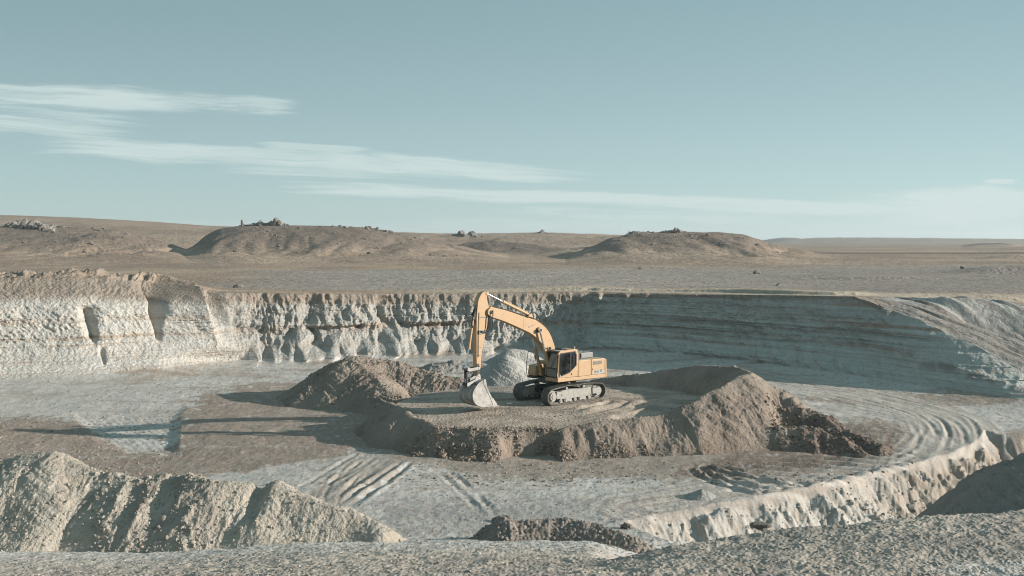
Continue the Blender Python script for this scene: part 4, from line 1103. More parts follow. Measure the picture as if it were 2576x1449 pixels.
outcrop('rock_outcrop', 'rock on the slope under the jagged crown of the left middle hill', [(640, 270, .4), (690, 268, .6), (720, 275, .6), (760, 278, .3)], 40, 0.25, 0.6, 10, spread=(5, 9), loose=True, group='rocks under the jagged crown')

zz_ = hill_z(609, 297); boulder('boulder', 'upright dark boulder standing alone on the skyline left of the jagged rock crown', (609 - 1288) / F * 297, 297, zz_ + 0.9, 0.75, 1, stretch=(0.6, 0.6, 1.5), col=(0.16, 0.13, 0.115))
ORD = ['leftmost', 'second', 'third', 'fourth', 'fifth', 'sixth', 'seventh', 'eighth', 'ninth', 'tenth', 'eleventh', 'twelfth', 'thirteenth']
def hb(pxs, label, group, sd):
    r2 = np.random.RandomState(sd)
    for i, (px, d, s_) in enumerate(sorted(pxs)):
        lb = (ORD[i] + (' from the left' if i else '')) + ' of ' + label
        boulder('boulder', lb, (px - 1288) / F * d, d, hill_z(px, d) + 0.2 * s_, s_, r2.randint(1000), group, stretch=(1.5, 1, 0.8), col=(0.20, 0.185, 0.17))
hb([(838, 268, .5), (852, 250, .45), (915, 262, .5), (950, 250, .5), (1010, 262, .45), (930, 241, .6), (1088, 240, .6), (1120, 238, .5), (1150, 244, .4), (750, 238, .5), (700, 252, .4), (590, 243, .5), (805, 282, .4)],
   'the dark boulders on the left middle hill', 'boulders on the left middle hill', 5)
hb([(227, 262, .7), (228, 235, .6), (212, 246, .6), (135, 285, .4), (60, 258, .4), (140, 262, .4), (320, 300, .5), (262, 312, .5), (235, 308, .6), (250, 300, .5), (310, 280, .5)],
   'the dark boulders on the far left hillside', 'boulders on the far left hill', 6)
hb([(1812, 250, .4), (1560, 262, .4), (1780, 262, .4), (1905, 262, .5), (1640, 250, .4), (1838, 265, .5), (1955, 258, .4)],
   'the dark boulders low on the face of the right hill', 'boulders on the right hill', 7)
def pb(px, d, s_, label, sd, group=None, dz=0.25):
    x = (px - 1288) / F * d
    j = int(np.argmin(np.abs(T - x / d))); i = int(np.argmin(np.abs(PYg[:, j] - d)))
    boulder('boulder', label, x, d, float(Zp[i, j]) + dz * s_, s_, sd, group, stretch=(1.4, 1, 0.8), col=(0.20, 0.19, 0.175))
pb(1904, 150, .55, 'dark boulder on the grey gravel plain, furthest back above the shaded wall', 12)
pb(1958, 112, .38, 'dark boulder on the grey gravel plain near the rim of the shaded wall', 13)
pb(1612, 170, .35, 'small stone at the far edge of the gravel plain above the excavator', 14)
pb(598, 103, .42, 'pointed stone at the plateau edge, right of the dark gash', 15)
pb(2420, 165, .45, 'dark boulder on the gravel plain near the right edge', 16)
def fb(px, py, s_, label, sd, col=(0.25, 0.235, 0.21), z=None, st=(1.3, 1, 0.9), dd_=None):
    j = int(np.argmin(np.abs(PX - px)))
    pyv = HZ + (CAMH - Zf[:, j]) * F / FY[:, j]
    ok_ = np.where(FY[:, j] > 19.4)[0]
    i = ok_[int(np.argmin(np.abs(pyv[ok_] - py)))]
    boulder('boulder', label, float(FX[i, j]), float(FY[i, j]), float(Zf[i, j]) + 0.22 * s_, s_, sd, None, col, st)
fb(1262, 1312, 0.26, 'slanting dark slab at the left end of the debris ridge, in the middle foreground', 21, (0.15, 0.14, 0.13), st=(1.7, 0.8, 1.0))
fb(905, 1342, 0.15, 'pale flat stone at the right tip of the beige rubble bank', 22, (0.42, 0.40, 0.36), st=(1.8, 1, 0.6))
fb(1915, 1322, 0.22, 'dark humped stone on the ledge in front of the white cut bank', 23, (0.15, 0.145, 0.135), st=(2.0, 1, 0.8))
fb(1575, 1328, 0.20, 'dark stone at the right end of the debris ridge', 24, (0.15, 0.135, 0.12), st=(1.3, 1, 0.9))
# ================================================================== EXCAVATOR
def simple_mat(name, col, rough=0.5, metal=0.0, spec=0.4, var=0.10, dust=0.0, dustcol=(0.36, 0.33, 0.28, 1), scale=3.0, bump=0.0, rust=0.0, gravity=0.0):
    m = bpy.data.materials.new(name); m.use_nodes = True
    n = NB(m.node_tree); n.nt.nodes.clear()
    tc = n.n('ShaderNodeTexCoord'); co = tc.outputs['Object']
    v = n.noise(co, scale, 6, 0.6); v2 = n.noise(co, scale * 5, 5, 0.65)
    f = n.m('ADD', 1.0, n.m('MULTIPLY', n.m('SUBTRACT', v, 0.5), var * 2.5))
    c = n.mix(1.0, (*col, 1), n.comb(f, f, f), 'MULTIPLY')
    if rust > 0:
        c = n.mix(n.m('MULTIPLY', n.mapr(v2, 0.60, 0.68), rust), c, (0.10, 0.065, 0.045, 1))
    rg = rough
    if dust > 0:
        dsum = n.m('ADD', n.m('MULTIPLY', v, 0.6), n.m('MULTIPLY', v2, 0.4))
        dm = n.mapr(dsum, 0.62 - 0.35 * dust, 0.80 - 0.25 * dust)
        if gravity > 0:
            sp_ = n.n('ShaderNodeSeparateXYZ'); n.put(sp_.inputs[0], co)
            dm = n.m('ADD', dm, n.m('MULTIPLY', n.mapr(sp_.outputs[2], 2.2, 0.2, 0.0, 1.0), gravity), clamp=True)
            ge = n.n('ShaderNodeNewGeometry'); s2 = n.n('ShaderNodeSeparateXYZ'); n.put(s2.inputs[0], ge.outputs['Normal'])
            dm = n.m('ADD', dm, n.m('MULTIPLY', n.mapr(s2.outputs[2], 0.6, 0.95), 0.6), clamp=True)   # dust settles on level tops
        c = n.mix(n.m('MULTIPLY', dm, min(1, dust + 0.35)), c, dustcol)
        rg = n.m('ADD', rough, n.m('MULTIPLY', dm, 0.9 - rough), clamp=True)
    bs = n.n('ShaderNodeBsdfPrincipled'); n.put(bs.inputs['Base Color'], c); n.put(bs.inputs['Roughness'], rg)
    bs.inputs['Metallic'].default_value = metal; bs.inputs['Specular IOR Level'].default_value = spec
    if bump > 0:
        bp = n.n('ShaderNodeBump'); bp.inputs['Distance'].default_value = bump; n.put(bp.inputs['Height'], v2); n.put(bs.inputs['Normal'], bp.outputs[0])
    o = n.n('ShaderNodeOutputMaterial'); n.put(o.inputs[0], bs.outputs[0])
    return m

X_YEL = simple_mat('orange_paint', (0.43, 0.275, 0.150), 0.5, dust=0.26, gravity=0.22, rust=0.45, dustcol=(0.38, 0.305, 0.215, 1), var=0.14)
X_DK = simple_mat('dark_steel', (0.035, 0.035, 0.036), 0.55, dust=0.25, var=0.2)
X_BLK = simple_mat('black_rubber', (0.018, 0.018, 0.02), 0.5, dust=0.08)
X_TRK = simple_mat('track_steel', (0.13, 0.12, 0.105), 0.7, metal=0.2, dust=0.5, var=0.25, scale=6, bump=0.01, dustcol=(0.25, 0.235, 0.205, 1))
X_FRM = simple_mat('dusty_frame', (0.30, 0.29, 0.26), 0.8, dust=0.45, var=0.25, scale=5, rust=0.5, dustcol=(0.40, 0.385, 0.345, 1))
X_CHR = simple_mat('chrome_rod', (0.75, 0.75, 0.76), 0.18, metal=1.0, var=0.02)
X_BKT = simple_mat('worn_bucket', (0.25, 0.235, 0.215), 0.5, metal=0.3, dust=0.6, var=0.35, scale=2.5, rust=0.3, dustcol=(0.46, 0.455, 0.43, 1))
X_GRY = simple_mat('grey_cover', (0.22, 0.225, 0.215), 0.6, dust=0.35, dustcol=(0.29, 0.28, 0.25, 1))
X_SEAT = simple_mat('cab_interior', (0.05, 0.052, 0.055), 0.8)
X_PALE = simple_mat('pale_sticker', (0.33, 0.33, 0.30), 0.6, dust=0.3)
X_BLUE = simple_mat('blue_sticker', (0.07, 0.17, 0.25), 0.5, dust=0.15)
X_INK = simple_mat('dark_sticker', (0.10, 0.12, 0.13), 0.6, dust=0.15)
X_LAMP = simple_mat('lamp_glass', (0.4, 0.39, 0.35), 0.15, dust=0.1)
def glass_mat():
    m = bpy.data.materials.new('cab_glass'); m.use_nodes = True
    n = NB(m.node_tree); n.nt.nodes.clear()
    tr = n.n('ShaderNodeBsdfTransparent'); tr.inputs[0].default_value = (0.32, 0.39, 0.40, 1)
    gl = n.n('ShaderNodeBsdfGlossy'); gl.inputs['Roughness'].default_value = 0.06; gl.inputs[0].default_value = (0.9, 0.95, 0.95, 1)
    fr = n.n('ShaderNodeFresnel'); fr.inputs[0].default_value = 1.5
    df = n.n('ShaderNodeBsdfDiffuse'); df.inputs[0].default_value = (0.20, 0.22, 0.22, 1)
    tc = n.n('ShaderNodeTexCoord')
    mx = n.n('ShaderNodeMixShader'); n.put(mx.inputs[0], n.m('ADD', fr.outputs[0], 0.08)); n.put(mx.inputs[1], tr.outputs[0]); n.put(mx.inputs[2], gl.outputs[0])
    m2_ = n.n('ShaderNodeMixShader'); n.put(m2_.inputs[0], n.mapr(n.noise(tc.outputs['Object'], 2.5, 5, 0.6), 0.35, 0.75, 0.02, 0.16)); n.put(m2_.inputs[1], mx.outputs[0]); n.put(m2_.inputs[2], df.outputs[0])
    o = n.n('ShaderNodeOutputMaterial'); n.put(o.inputs[0], m2_.outputs[0])
    return m
X_GLS = glass_mat()


class MBm:
    """mesh collector"""
    def __init__(s): s.bm = bmesh.new()
    def box(s, x0, x1, y0, y1, z0, z1):
        v = [s.bm.verts.new(p) for p in ((x0, y0, z0), (x1, y0, z0), (x1, y1, z0), (x0, y1, z0), (x0, y0, z1), (x1, y0, z1), (x1, y1, z1), (x0, y1, z1))]
        for f_ in ((0, 3, 2, 1), (4, 5, 6, 7), (0, 1, 5, 4), (1, 2, 6, 5), (2, 3, 7, 6), (3, 0, 4, 7)): s.bm.faces.new([v[i] for i in f_])
        return s
    def prism(s, poly, y0, y1):
        """polygon in the X-Z plane extruded along Y"""
        a = [s.bm.verts.new((p[0], y0, p[1])) for p in poly]; c = [s.bm.verts.new((p[0], y1, p[1])) for p in poly]
        n_ = len(poly)
        s.bm.faces.new(a); s.bm.faces.new(c[::-1])
        for i in range(n_): s.bm.faces.new((a[i], c[i], c[(i + 1) % n_], a[(i + 1) % n_]))
        return s
    def prism_ring(s, poly, inner, y0, y1):
        """closed frame between two outlines of equal length"""
        n_ = len(poly)
        L = [[s.bm.verts.new((p[0], y, p[1])) for p in q] for q in (poly, inner) for y in (y0, y1)]
        for i in range(n_):
            j = (i + 1) % n_
            s.bm.faces.new((L[0][i], L[0][j], L[2][j], L[2][i])); s.bm.faces.new((L[1][i], L[3][i], L[3][j], L[1][j]))
            s.bm.faces.new((L[0][i], L[1][i], L[1][j], L[0][j])); s.bm.faces.new((L[2][i], L[2][j], L[3][j], L[3][i]))
        return s
    def plate(s, pts, th):
        """polygon given by 3D points, thickened along its normal"""
        P = [Vector(p) for p in pts]; nrm = (P[1] - P[0]).cross(P[2] - P[0]).normalized() * th
        a = [s.bm.verts.new(p) for p in P]; c = [s.bm.verts.new(p + nrm) for p in P]; n_ = len(P)
        s.bm.faces.new(a[::-1]); s.bm.faces.new(c)
        for i in range(n_): s.bm.faces.new((a[i], a[(i + 1) % n_], c[(i + 1) % n_], c[i]))
        return s
    def cyl(s, p, q, r, r2=None, n_=20, caps=True):
        p, q = Vector(p), Vector(q); d = q - p; r2 = r if r2 is None else r2
        M_ = Matrix.Translation((p + q) / 2) @ d.to_track_quat('Z', 'Y').to_matrix().to_4x4()
        bmesh.ops.create_cone(s.bm, cap_ends=caps, segments=n_, radius1=r, radius2=r2, depth=d.length, matrix=M_)
        return s
    def tube(s, pts, r, n_=8):
        P = [Vector(p) for p in pts]; rings = []
        for i, p in enumerate(P):
            t = (P[min(i + 1, len(P) - 1)] - P[max(i - 1, 0)]).normalized()
            a = t.orthogonal().normalized() if i == 0 else (prev - t * prev.dot(t)).normalized()
            prev = a; b_ = t.cross(a)
            rings.append([s.bm.verts.new(p + (a * math.cos(6.28318 * k_ / n_) + b_ * math.sin(6.28318 * k_ / n_)) * r) for k_ in range(n_)])
        for i in range(len(rings) - 1):
            for k_ in range(n_):
                s.bm.faces.new((rings[i][k_], rings[i][(k_ + 1) % n_], rings[i + 1][(k_ + 1) % n_], rings[i + 1][k_]))
        s.bm.faces.new(rings[0][::-1]); s.bm.faces.new(rings[-1])
        return s
    def build(s, name, mat, parent=None, bevel=0.0, smooth=False, seg=2, label=None):
        bmesh.ops.recalc_face_normals(s.bm, faces=s.bm.faces)
        me = bpy.data.meshes.new(name); s.bm.to_mesh(me); s.bm.free()
        me.materials.append(mat)
        o = bpy.data.objects.new(name, me); scene.collection.objects.link(o)
        if parent is not None: o.parent = parent
        if smooth:
            me.polygons.foreach_set('use_smooth', [True] * len(me.polygons))
            try: me.set_sharp_from_angle(angle=R(38))
            except Exception: pass
        if bevel > 0:
            md = o.modifiers.new('Bevel', 'BEVEL'); md.width = bevel; md.segments = seg; md.limit_method = 'ANGLE'; md.angle_limit = R(30)
        if label: o['label'] = label
        return o


def catmull(pts, k=6, closed=False):
    P = [np.array(p, float) for p in pts]; out_ = []; n_ = len(P)
    rng_ = range(n_ if closed else n_ - 1)
    for i in rng_:
        g = (lambda j: P[j % n_]) if closed else (lambda j: P[min(max(j, 0), n_ - 1)])
        a, b_, c_, d_ = g(i - 1), g(i), g(i + 1), g(i + 2)
        for q in range(k):
            t = q / k
            out_.append(0.5 * ((2 * b_) + (c_ - a) * t + (2 * a - 5 * b_ + 4 * c_ - d_) * t * t + (3 * b_ - a - 3 * c_ + d_) * t ** 3))
    if not closed: out_.append(P[-1])
    return [tuple(p) for p in out_]


exc = bpy.data.objects.new('excavator', None)
exc.empty_display_size = 1.0
scene.collection.objects.link(exc)
exc.location = (2.69, 57.55, 1.2 + 0.02)
exc.rotation_euler = (0, 0, R(220))
tag(exc, 'orange tracked excavator with its bucket resting on the brown earth pad', 'excavator')

# ---------- undercarriage
def track_outline():
    r = 0.45
    pts = [(1.45, 0.0), (-1.55, 0.0)]
    rear = [(-1.86 + r * math.cos(a) * 1.18, 0.465 + 0.465 * math.sin(a)) for a in np.linspace(-1.35, -math.pi - 1.2 + 0.05, 12)]
    rear = [(-1.86 - 0.50 * math.cos(a), 0.465 + 0.465 * math.sin(a)) for a in np.linspace(-1.2, 1.35, 12)]
    top = [(-1.2, 0.99), (-0.7, 1.02), (-0.1, 0.985), (0.6, 1.02), (1.1, 0.985)]
    front = [(1.72 + 0.46 * math.cos(a), 0.46 + 0.46 * math.sin(a)) for a in np.linspace(1.25, -1.2, 12)]
    return pts[1:] + rear + top + front + pts[:1]
def resample(pts, step, closed=True):
    P = np.array(pts + [pts[0]] if closed else pts); L = np.r_[0, np.cumsum(np.hypot(*np.diff(P, axis=0).T))]
    n_ = int(round(L[-1] / step)); t = np.arange(n_) * L[-1] / n_
    return np.stack([np.interp(t, L, P[:, 0]), np.interp(t, L, P[:, 1])], -1), L[-1] / n_

for side, ys in ((1, 1.2), (-1, -1.2)):
    # track belt: one shoe after the other, each with grouser bars
    C0, st_ = resample(track_outline(), 0.172)
    b_ = MBm(); n_ = len(C0)
    for i in range(n_):
        p = C0[i]; q = C0[(i + 1) % n_]; d = (q - p) / np.linalg.norm(q - p); nn = np.array((-d[1], d[0]))   # points inwards or outwards
        cen = np.array((-0.1, 0.48)); mid_ = (p + q) / 2
        if np.dot(nn, mid_ - cen) < 0: nn = -nn
        a0 = p + d * 0.004 - nn * 0.03; a1 = q - d * 0.004 - nn * 0.03
        poly = [tuple(a0), tuple(a1), tuple(a1 + nn * 0.028), tuple(a0 + nn * 0.028)]
        b_.prism(poly, ys - 0.30, ys + 0.30)
        for t in (0.12, 0.5, 0.88):
            g0 = p + d * (st_ * t - 0.010) - nn * 0.004; g1 = p + d * (st_ * t + 0.010) - nn * 0.004
            b_.prism([tuple(g0), tuple(g1), tuple(g1 + nn * 0.028), tuple(g0 + nn * 0.028)], ys - 0.296, ys + 0.296)
        # chain links inside
        l0 = p - d * 0.01 - nn * 0.032; l1 = q + d * 0.01 - nn * 0.032
        for yy_ in (-0.11, 0.075):
            b_.prism([tuple(l0), tuple(l1), tuple(l1 - nn * 0.085), tuple(l0 - nn * 0.085)], ys + yy_, ys + yy_ + 0.035)
    tr_ = b_.build('track', X_TRK, exc)
    oy = ys + side * 0.20
    MBm().prism(catmull([(1.30, 0.30), (1.32, 0.62), (1.0, 0.74), (0.3, 0.76), (-0.5, 0.72), (-1.25, 0.74), (-1.3, 0.33), (-1.0, 0.25), (1.0, 0.25)], 1, True), ys - 0.17, ys + 0.19).build('track_frame', X_FRM, tr_, 0.03)
    MBm().box(0.95, 1.42, ys - 0.19, ys + 0.21, 0.30, 0.70).cyl((1.0, ys + side * .21, .5), (1.0, ys + side * .24, .5), .06).build('idler_bracket', X_FRM, tr_, 0.03)
    w_ = MBm(); w_.cyl((1.67, ys - 0.10, 0.46), (1.67, ys + 0.10, 0.46), 0.33, n_=32); w_.cyl((1.67, ys - 0.19, 0.46), (1.67, ys + 0.20, 0.46), 0.24, n_=32)
    w_.cyl((1.67, ys + side * 0.19, 0.46), (1.67, ys + side * 0.235, 0.46), 0.13, n_=24); w_.build('idler_wheel', X_FRM, tr_, 0.015, True)
    w_ = MBm(); w_.cyl((-1.86, ys - 0.05, 0.465), (-1.86, ys + 0.05, 0.465), 0.33, n_=32)
    for k_ in range(16):
        a = k_ * math.pi / 8
        w_.box(-1.86 + 0.355 * math.cos(a) - .035, -1.86 + 0.355 * math.cos(a) + .035, ys - .04, ys + .04, .465 + .355 * math.sin(a) - .035, .465 + .355 * math.sin(a) + .035)
    w_.cyl((-1.86, ys, 0.465), (-1.86, ys + side * 0.20, 0.465), 0.235, n_=28); w_.build('sprocket', X_FRM, tr_, 0.0, True)
    MBm().box(-2.0, -1.36, ys + side * 0.06 - 0.12, ys + side * 0.06 + 0.155, 0.32, 0.66).build('drive_motor_guard', X_FRM, tr_, 0.05, label='pale boxy cover over the rear drive motor')
    for k_ in range(7):
        xx = 1.08 - k_ * 0.37
        w_ = MBm(); w_.cyl((xx, ys - .16, .175), (xx, ys + .16, .175), 0.075, n_=16); w_.cyl((xx, ys - .175, .175), (xx, ys - .09, .175), 0.105, n_=18); w_.cyl((xx, ys + .09, .175), (xx, ys + .175, .175), 0.105, n_=18)
        w_.cyl((xx, ys + side * .175, .175), (xx, ys + side * .20, .175), 0.045, n_=12)
        w_.build('track_roller', X_FRM, tr_, 0.0, True)
    for xx in (0.62, -0.72):
        w_ = MBm(); w_.cyl((xx, ys - .14, .835), (xx, ys + .17, .835), 0.08, n_=18); w_.box(xx - .05, xx + .05, ys - .06, ys + .06, .72, .84)
        w_.build('carrier_roller', X_FRM, tr_, 0.0, True)
    g_ = MBm(); g_.box(0.35, 0.75, ys + side * .19 - .012, ys + side * .19 + .012, 0.10, 0.27); g_.box(-0.75, -0.35, ys + side * .19 - .012, ys + side * .19 + .012, 0.10, 0.27)
    g_.build('chain_guard', X_FRM, tr_, 0.006)
uc = MBm(); uc.box(-0.75, 0.75, -0.62, 0.62, 0.48, 0.80); uc.plate([(0.7, 0.55, .5), (1.1, 1.05, .35), (1.1, 1.05, .62), (0.7, .55, .8)], .1)
for sx in (1, -1):
    for sy in (1, -1):
        uc.prism([(sx * 0.45, .50), (sx * 0.95, .40), (sx * 0.95, .68), (sx * 0.45, .80)], sy * 0.5, sy * 1.03)
uc.cyl((0, 0, 0.80), (0, 0, 0.93), 0.62, n_=40)
uc.build('car_body', X_DK, exc, 0.03)
MBm().cyl((0, 0, 0.92), (0, 0, 1.03), 0.58, n_=40).build('slew_ring', X_DK, exc, 0.01)
MBm().box(1.12, 1.20, 0.62, 0.83, 0.70, 0.93).build('step_plate', X_FRM, exc, 0.02)

# ---------- upper structure
dk_ = MBm()
dk_.box(-2.62, 1.15, -0.55, 0.55, 1.03, 1.30); dk_.box(-2.55, 1.28, 0.50, 1.30, 1.235, 1.36); dk_.box(-2.55, 0.3, -1.30, -0.50, 1.235, 1.36)
dk_.build('swing_frame', X_DK, exc, 0.02)
# bright sill along the left side and under the cab
sl = MBm(); sl.prism([(1.30, 1.225), (1.30, 1.455), (-0.32, 1.40), (-2.44, 1.40), (-2.44, 1.19)], 1.30, 1.352)
sl.prism([(1.302, 1.225), (1.302, 1.42), (1.25, 1.42), (1.25, 1.225)], 0.30, 1.30)
sl.build('side_sill', X_YEL, exc, 0.02)
hs = MBm(); hs.box(-1.32, -0.34, 0.60, 1.33, 1.40, 2.315); hs.build('pump_bay_panel', X_YEL, exc, 0.035)
hs = MBm(); hs.box(-2.45, -1.345, 0.60, 1.335, 1.40, 2.30)
pb_ = hs.build('engine_side_panel', X_YEL, exc, 0.035)
lv = MBm()
for k_ in range(5): lv.plate([(-1.50, 1.338, 2.00 + k_ * .036), (-2.16, 1.338, 2.00 + k_ * .036), (-2.16, 1.362, 2.012 + k_ * .036), (-1.50, 1.362, 2.012 + k_ * .036)], 0.008)
lv.prism([(-1.47, 1.98), (-2.19, 1.98), (-2.24, 2.03), (-2.20, 2.185), (-1.47, 2.185)], 1.335, 1.341)
lv.build('air_louvre', simple_mat('louvre_grey', (0.20, 0.185, 0.155), 0.6, dust=0.25), pb_)
MBm().box(-2.43, -1.46, 1.3352, 1.3385, 1.455, 1.60).build('sticker_panel', X_PALE, pb_)
ink = MBm()
for (a, c_, z0_, z1_) in ((-1.58, -1.64, 1.50, 1.63), (-1.66, -1.70, 1.50, 1.64), (-1.74, -1.77, 1.50, 1.61), (-1.80, -1.93, 1.51, 1.61)): ink.box(c_, a, 1.3388, 1.3405, z0_, z1_)
ink.build('faded_marking', X_INK, pb_)
MBm().box(-2.20, -2.05, 1.3388, 1.3408, 1.52, 1.68).build('blue_marking', X_BLUE, pb_)
MBm().box(-1.46, -1.425, 1.335, 1.352, 1.70, 1.78).build('latch', X_DK, pb_, 0.004)
gp = MBm(); gp.box(-2.39, -2.375, 1.3352, 1.338, 1.48, 1.90); gp.box(-1.50, -1.40, 1.3352, 1.338, 1.885, 1.893); gp.box(-1.50, -1.40, 1.3352, 1.338, 1.66, 1.668); gp.build('door_seam', X_INK, pb_)
# right-hand side body
MBm().box(-2.45, -0.55, -1.33, -0.58, 1.40, 2.28).build('right_side_panel', X_YEL, exc, 0.035)
MBm().box(-0.52, 0.42, -1.33, -0.62, 1.36, 2.16).build('fuel_tank', X_YEL, exc, 0.04)
tb = MBm(); tb.prism([(0.44, 1.36), (1.22, 1.36), (1.24, 1.52), (1.16, 1.94), (0.44, 2.02)], -1.30, -0.66); tbx = tb.build('toolbox', X_YEL, exc, 0.05)
MBm().box(0.55, 1.29, -1.28, -0.62, 1.235, 1.355).build('toolbox_step', X_DK, tbx, 0.02)
# handrail at the front right
hr = MBm(); hr.tube(catmull([(1.24, -1.30, 1.30), (1.26, -1.38, 1.55), (1.26, -1.36, 2.1), (1.22, -1.28, 2.66), (1.18, -1.22, 2.73), (1.05, -1.12, 2.75), (0.85, -1.1, 2.7), (0.78, -1.1, 2.1)], 5), 0.018)
hr.tube([(1.26, -1.37, 1.95), (1.14, -1.25, 1.93)], 0.014)
hr.build('handrail', X_BLK, exc, smooth=True)
MBm().plate([(0.92, -1.1, 2.52), (0.92, -.93, 2.56), (0.90, -.90, 2.32), (0.90, -1.08, 2.28)], .03).build('mirror', X_BLK, exc, 0.01)
# counterweight
cw = MBm(); arc_ = [(-2.47, -1.34)] + [(-2.62 - 0.20 * math.cos((y / 1.34) * 1.35) * 1.0, y) for y in np.linspace(-1.28, 1.28, 17)] + [(-2.47, 1.34)]
va = [cw.bm.verts.new((p[0], p[1], 1.17)) for p in arc_]; vb = [cw.bm.verts.new((p[0] + (0.03 if 0 < i < len(arc_) - 1 else 0), p[1], 2.24)) for i, p in enumerate(arc_)]
cw.bm.faces.new(va); cw.bm.faces.new(vb[::-1])
for i in range(len(arc_)): j = (i + 1) % len(arc_); cw.bm.faces.new((va[i], vb[i], vb[j], va[j]))
cw.build('counterweight', X_YEL, exc, 0.06, seg=3)
# engine cover on top
en = MBm(); en.box(-2.40, -0.45, -0.60, 0.62, 1.4, 2.27); en.build('engine_deck', X_DK, exc, 0.02)
ec = MBm(); ec.prism([(-2.28, 2.30), (-2.30, 2.52), (-2.36, 2.60), (-3.0 + .35, 2.60), (-2.66, 2.30)], -0.55, 0.30)
MBm().box(-2.32, -1.35, -0.60, 0.48, 2.275, 2.60).build('engine_cover', X_GRY, exc, 0.04)
MBm().box(-1.34, -0.50, -0.58, 0.42, 2.275, 2.58).build('air_intake_housing', X_DK, exc, 0.03)
rp = MBm(); rp.box(-1.38, -0.48, -0.62, 0.50, 2.585, 2.62); rp.build('walkway_plate', X_GRY, exc, 0.01)
MBm().cyl((-1.75, -0.3, 2.6), (-1.75, -0.3, 2.70), 0.07).cyl((-1.75, -0.3, 2.70), (-1.86, -0.3, 2.74), 0.05).build('exhaust_pipe', X_DK, exc, smooth=True)
MBm().cyl((-0.7, 0.75, 2.30), (-0.7, 0.75, 2.38), 0.05).box(-1.2, -0.55, 0.9, 1.2, 2.315, 2.34).build('filler_cap', X_GRY, exc, smooth=False)
MBm().tube([(-2.2, 0.4, 2.60), (-2.2, 0.4, 2.68), (-1.6, 0.4, 2.68), (-1.6, 0.4, 2.60)], 0.014).build('cover_handle', X_DK, exc)

# ---------- cab
cab = MBm()
OUT = [(1.30, 1.46), (1.33, 1.60), (1.22, 2.78), (1.12, 2.93), (-0.14, 2.97), (-0.25, 2.90), (-0.31, 2.75), (-0.31, 1.43)]
WIN = [(1.18, 1.53), (1.215, 1.58), (1.13, 2.80), (1.06, 2.83), (-0.04, 2.87), (-0.11, 2.82), (-0.15, 2.66), (-0.14, 2.06)]
WIN2 = [(1.18, 1.51), (1.215, 1.58), (1.13, 2.82), (0.3, 2.855), (-0.05, 2.865), (-0.15, 2.66), (-0.14, 2.07), (0.40, 1.70)]
OUT2 = [(1.30, 1.46), (1.33, 1.60), (1.22, 2.78), (1.12, 2.93), (-0.14, 2.97), (-0.31, 2.75), (-0.31, 1.43), (0.30, 1.44)]
cab.prism_ring(OUT2, WIN2, 1.28, 1.34)          # near side wall with its big window opening
cab.prism_ring(OUT2, WIN2, 0.33, 0.38)          # boom side wall
cab.box(-0.31, -0.26, 0.38, 1.28, 1.43, 2.05)    # back wall
cab.box(-0.31, -0.26, 0.38, 1.28, 2.74, 2.90)
cab.box(-0.31, 1.28, 0.38, 1.28, 1.40, 1.46)     # floor
cb = cab.build('cab', X_YEL, exc, 0.018)
rf = MBm(); rf.prism([(1.15, 2.87), (1.10, 2.955), (-0.16, 2.995), (-0.27, 2.93), (-0.24, 2.88)], 0.34, 1.33); rf.build('roof', X_YEL, cb, 0.03)
rh = MBm(); rh.box(0.70, 1.27, 0.42, 1.22, 2.955, 2.985); rh.build('sun_visor', X_GRY, cb, 0.01)
MBm().box(0.30, 0.80, 0.55, 1.10, 2.985, 3.06).build('roof_hatch', X_BLK, cb, 0.03)
# black trim of the door and windscreen
tr2 = MBm()
WIN3 = [(lerp(p[0], 0.5, .07), lerp(p[1], 2.25, .06)) for p in WIN2]
WINo = [(lerp(p[0], 0.5, -.035), lerp(p[1], 2.25, -.03)) for p in WIN2]
tr2.prism_ring(WINo, WIN3, 1.335, 1.352)
tr2.box(0.265, 0.335, 1.335, 1.353, 1.77, 2.84)
tr2.build('window_trim', X_BLK, cb, 0.004)
MBm().prism(WIN2, 1.318, 1.326).build('side_window', X_GLS, cb)
MBm().prism(WIN2, 0.350, 0.356).build('boom_side_window', X_GLS, cb)
MBm().box(-0.295, -0.285, 0.40, 1.26, 2.05, 2.74).build('rear_window', X_GLS, cb)
fx = lambda z: np.interp(z, [1.46, 1.60, 2.78, 2.93], [1.305, 1.335, 1.225, 1.14])
def fplate(y0, y1, z0, z1, th, off=0.0): return MBm().plate([(fx(z0) + off, y0, z0), (fx(z0) + off, y1, z0), (fx(z1) + off, y1, z1), (fx(z1) + off, y0, z1)], th)
fplate(0.42, 1.24, 2.00, 2.80, 0.008, -0.02).build('windscreen', X_GLS, cb)
fplate(0.42, 1.24, 1.50, 1.94, 0.008, -0.02).build('lower_windscreen', X_GLS, cb)
ft = MBm()
for (y0, y1, z0, z1) in ((0.345, 0.44, 1.46, 2.86), (1.22, 1.33, 1.46, 2.86), (0.44, 1.22, 1.93, 2.00), (0.44, 1.22, 1.46, 1.51), (0.44, 1.22, 2.79, 2.88)):
    ft.plate([(fx(z0) + .002, y0, z0), (fx(z0) + .002, y1, z0), (fx(z1) + .002, y1, z1), (fx(z1) + .002, y0, z1)], 0.02)
ft.build('windscreen_frame', X_BLK, cb, 0.006)
MBm().tube([(fx(1.98) + .03, 0.80, 1.98), (fx(2.3) + .035, 0.95, 2.3), (fx(2.62) + .035, 1.08, 2.62)], 0.010).build('wiper', X_BLK, cb)
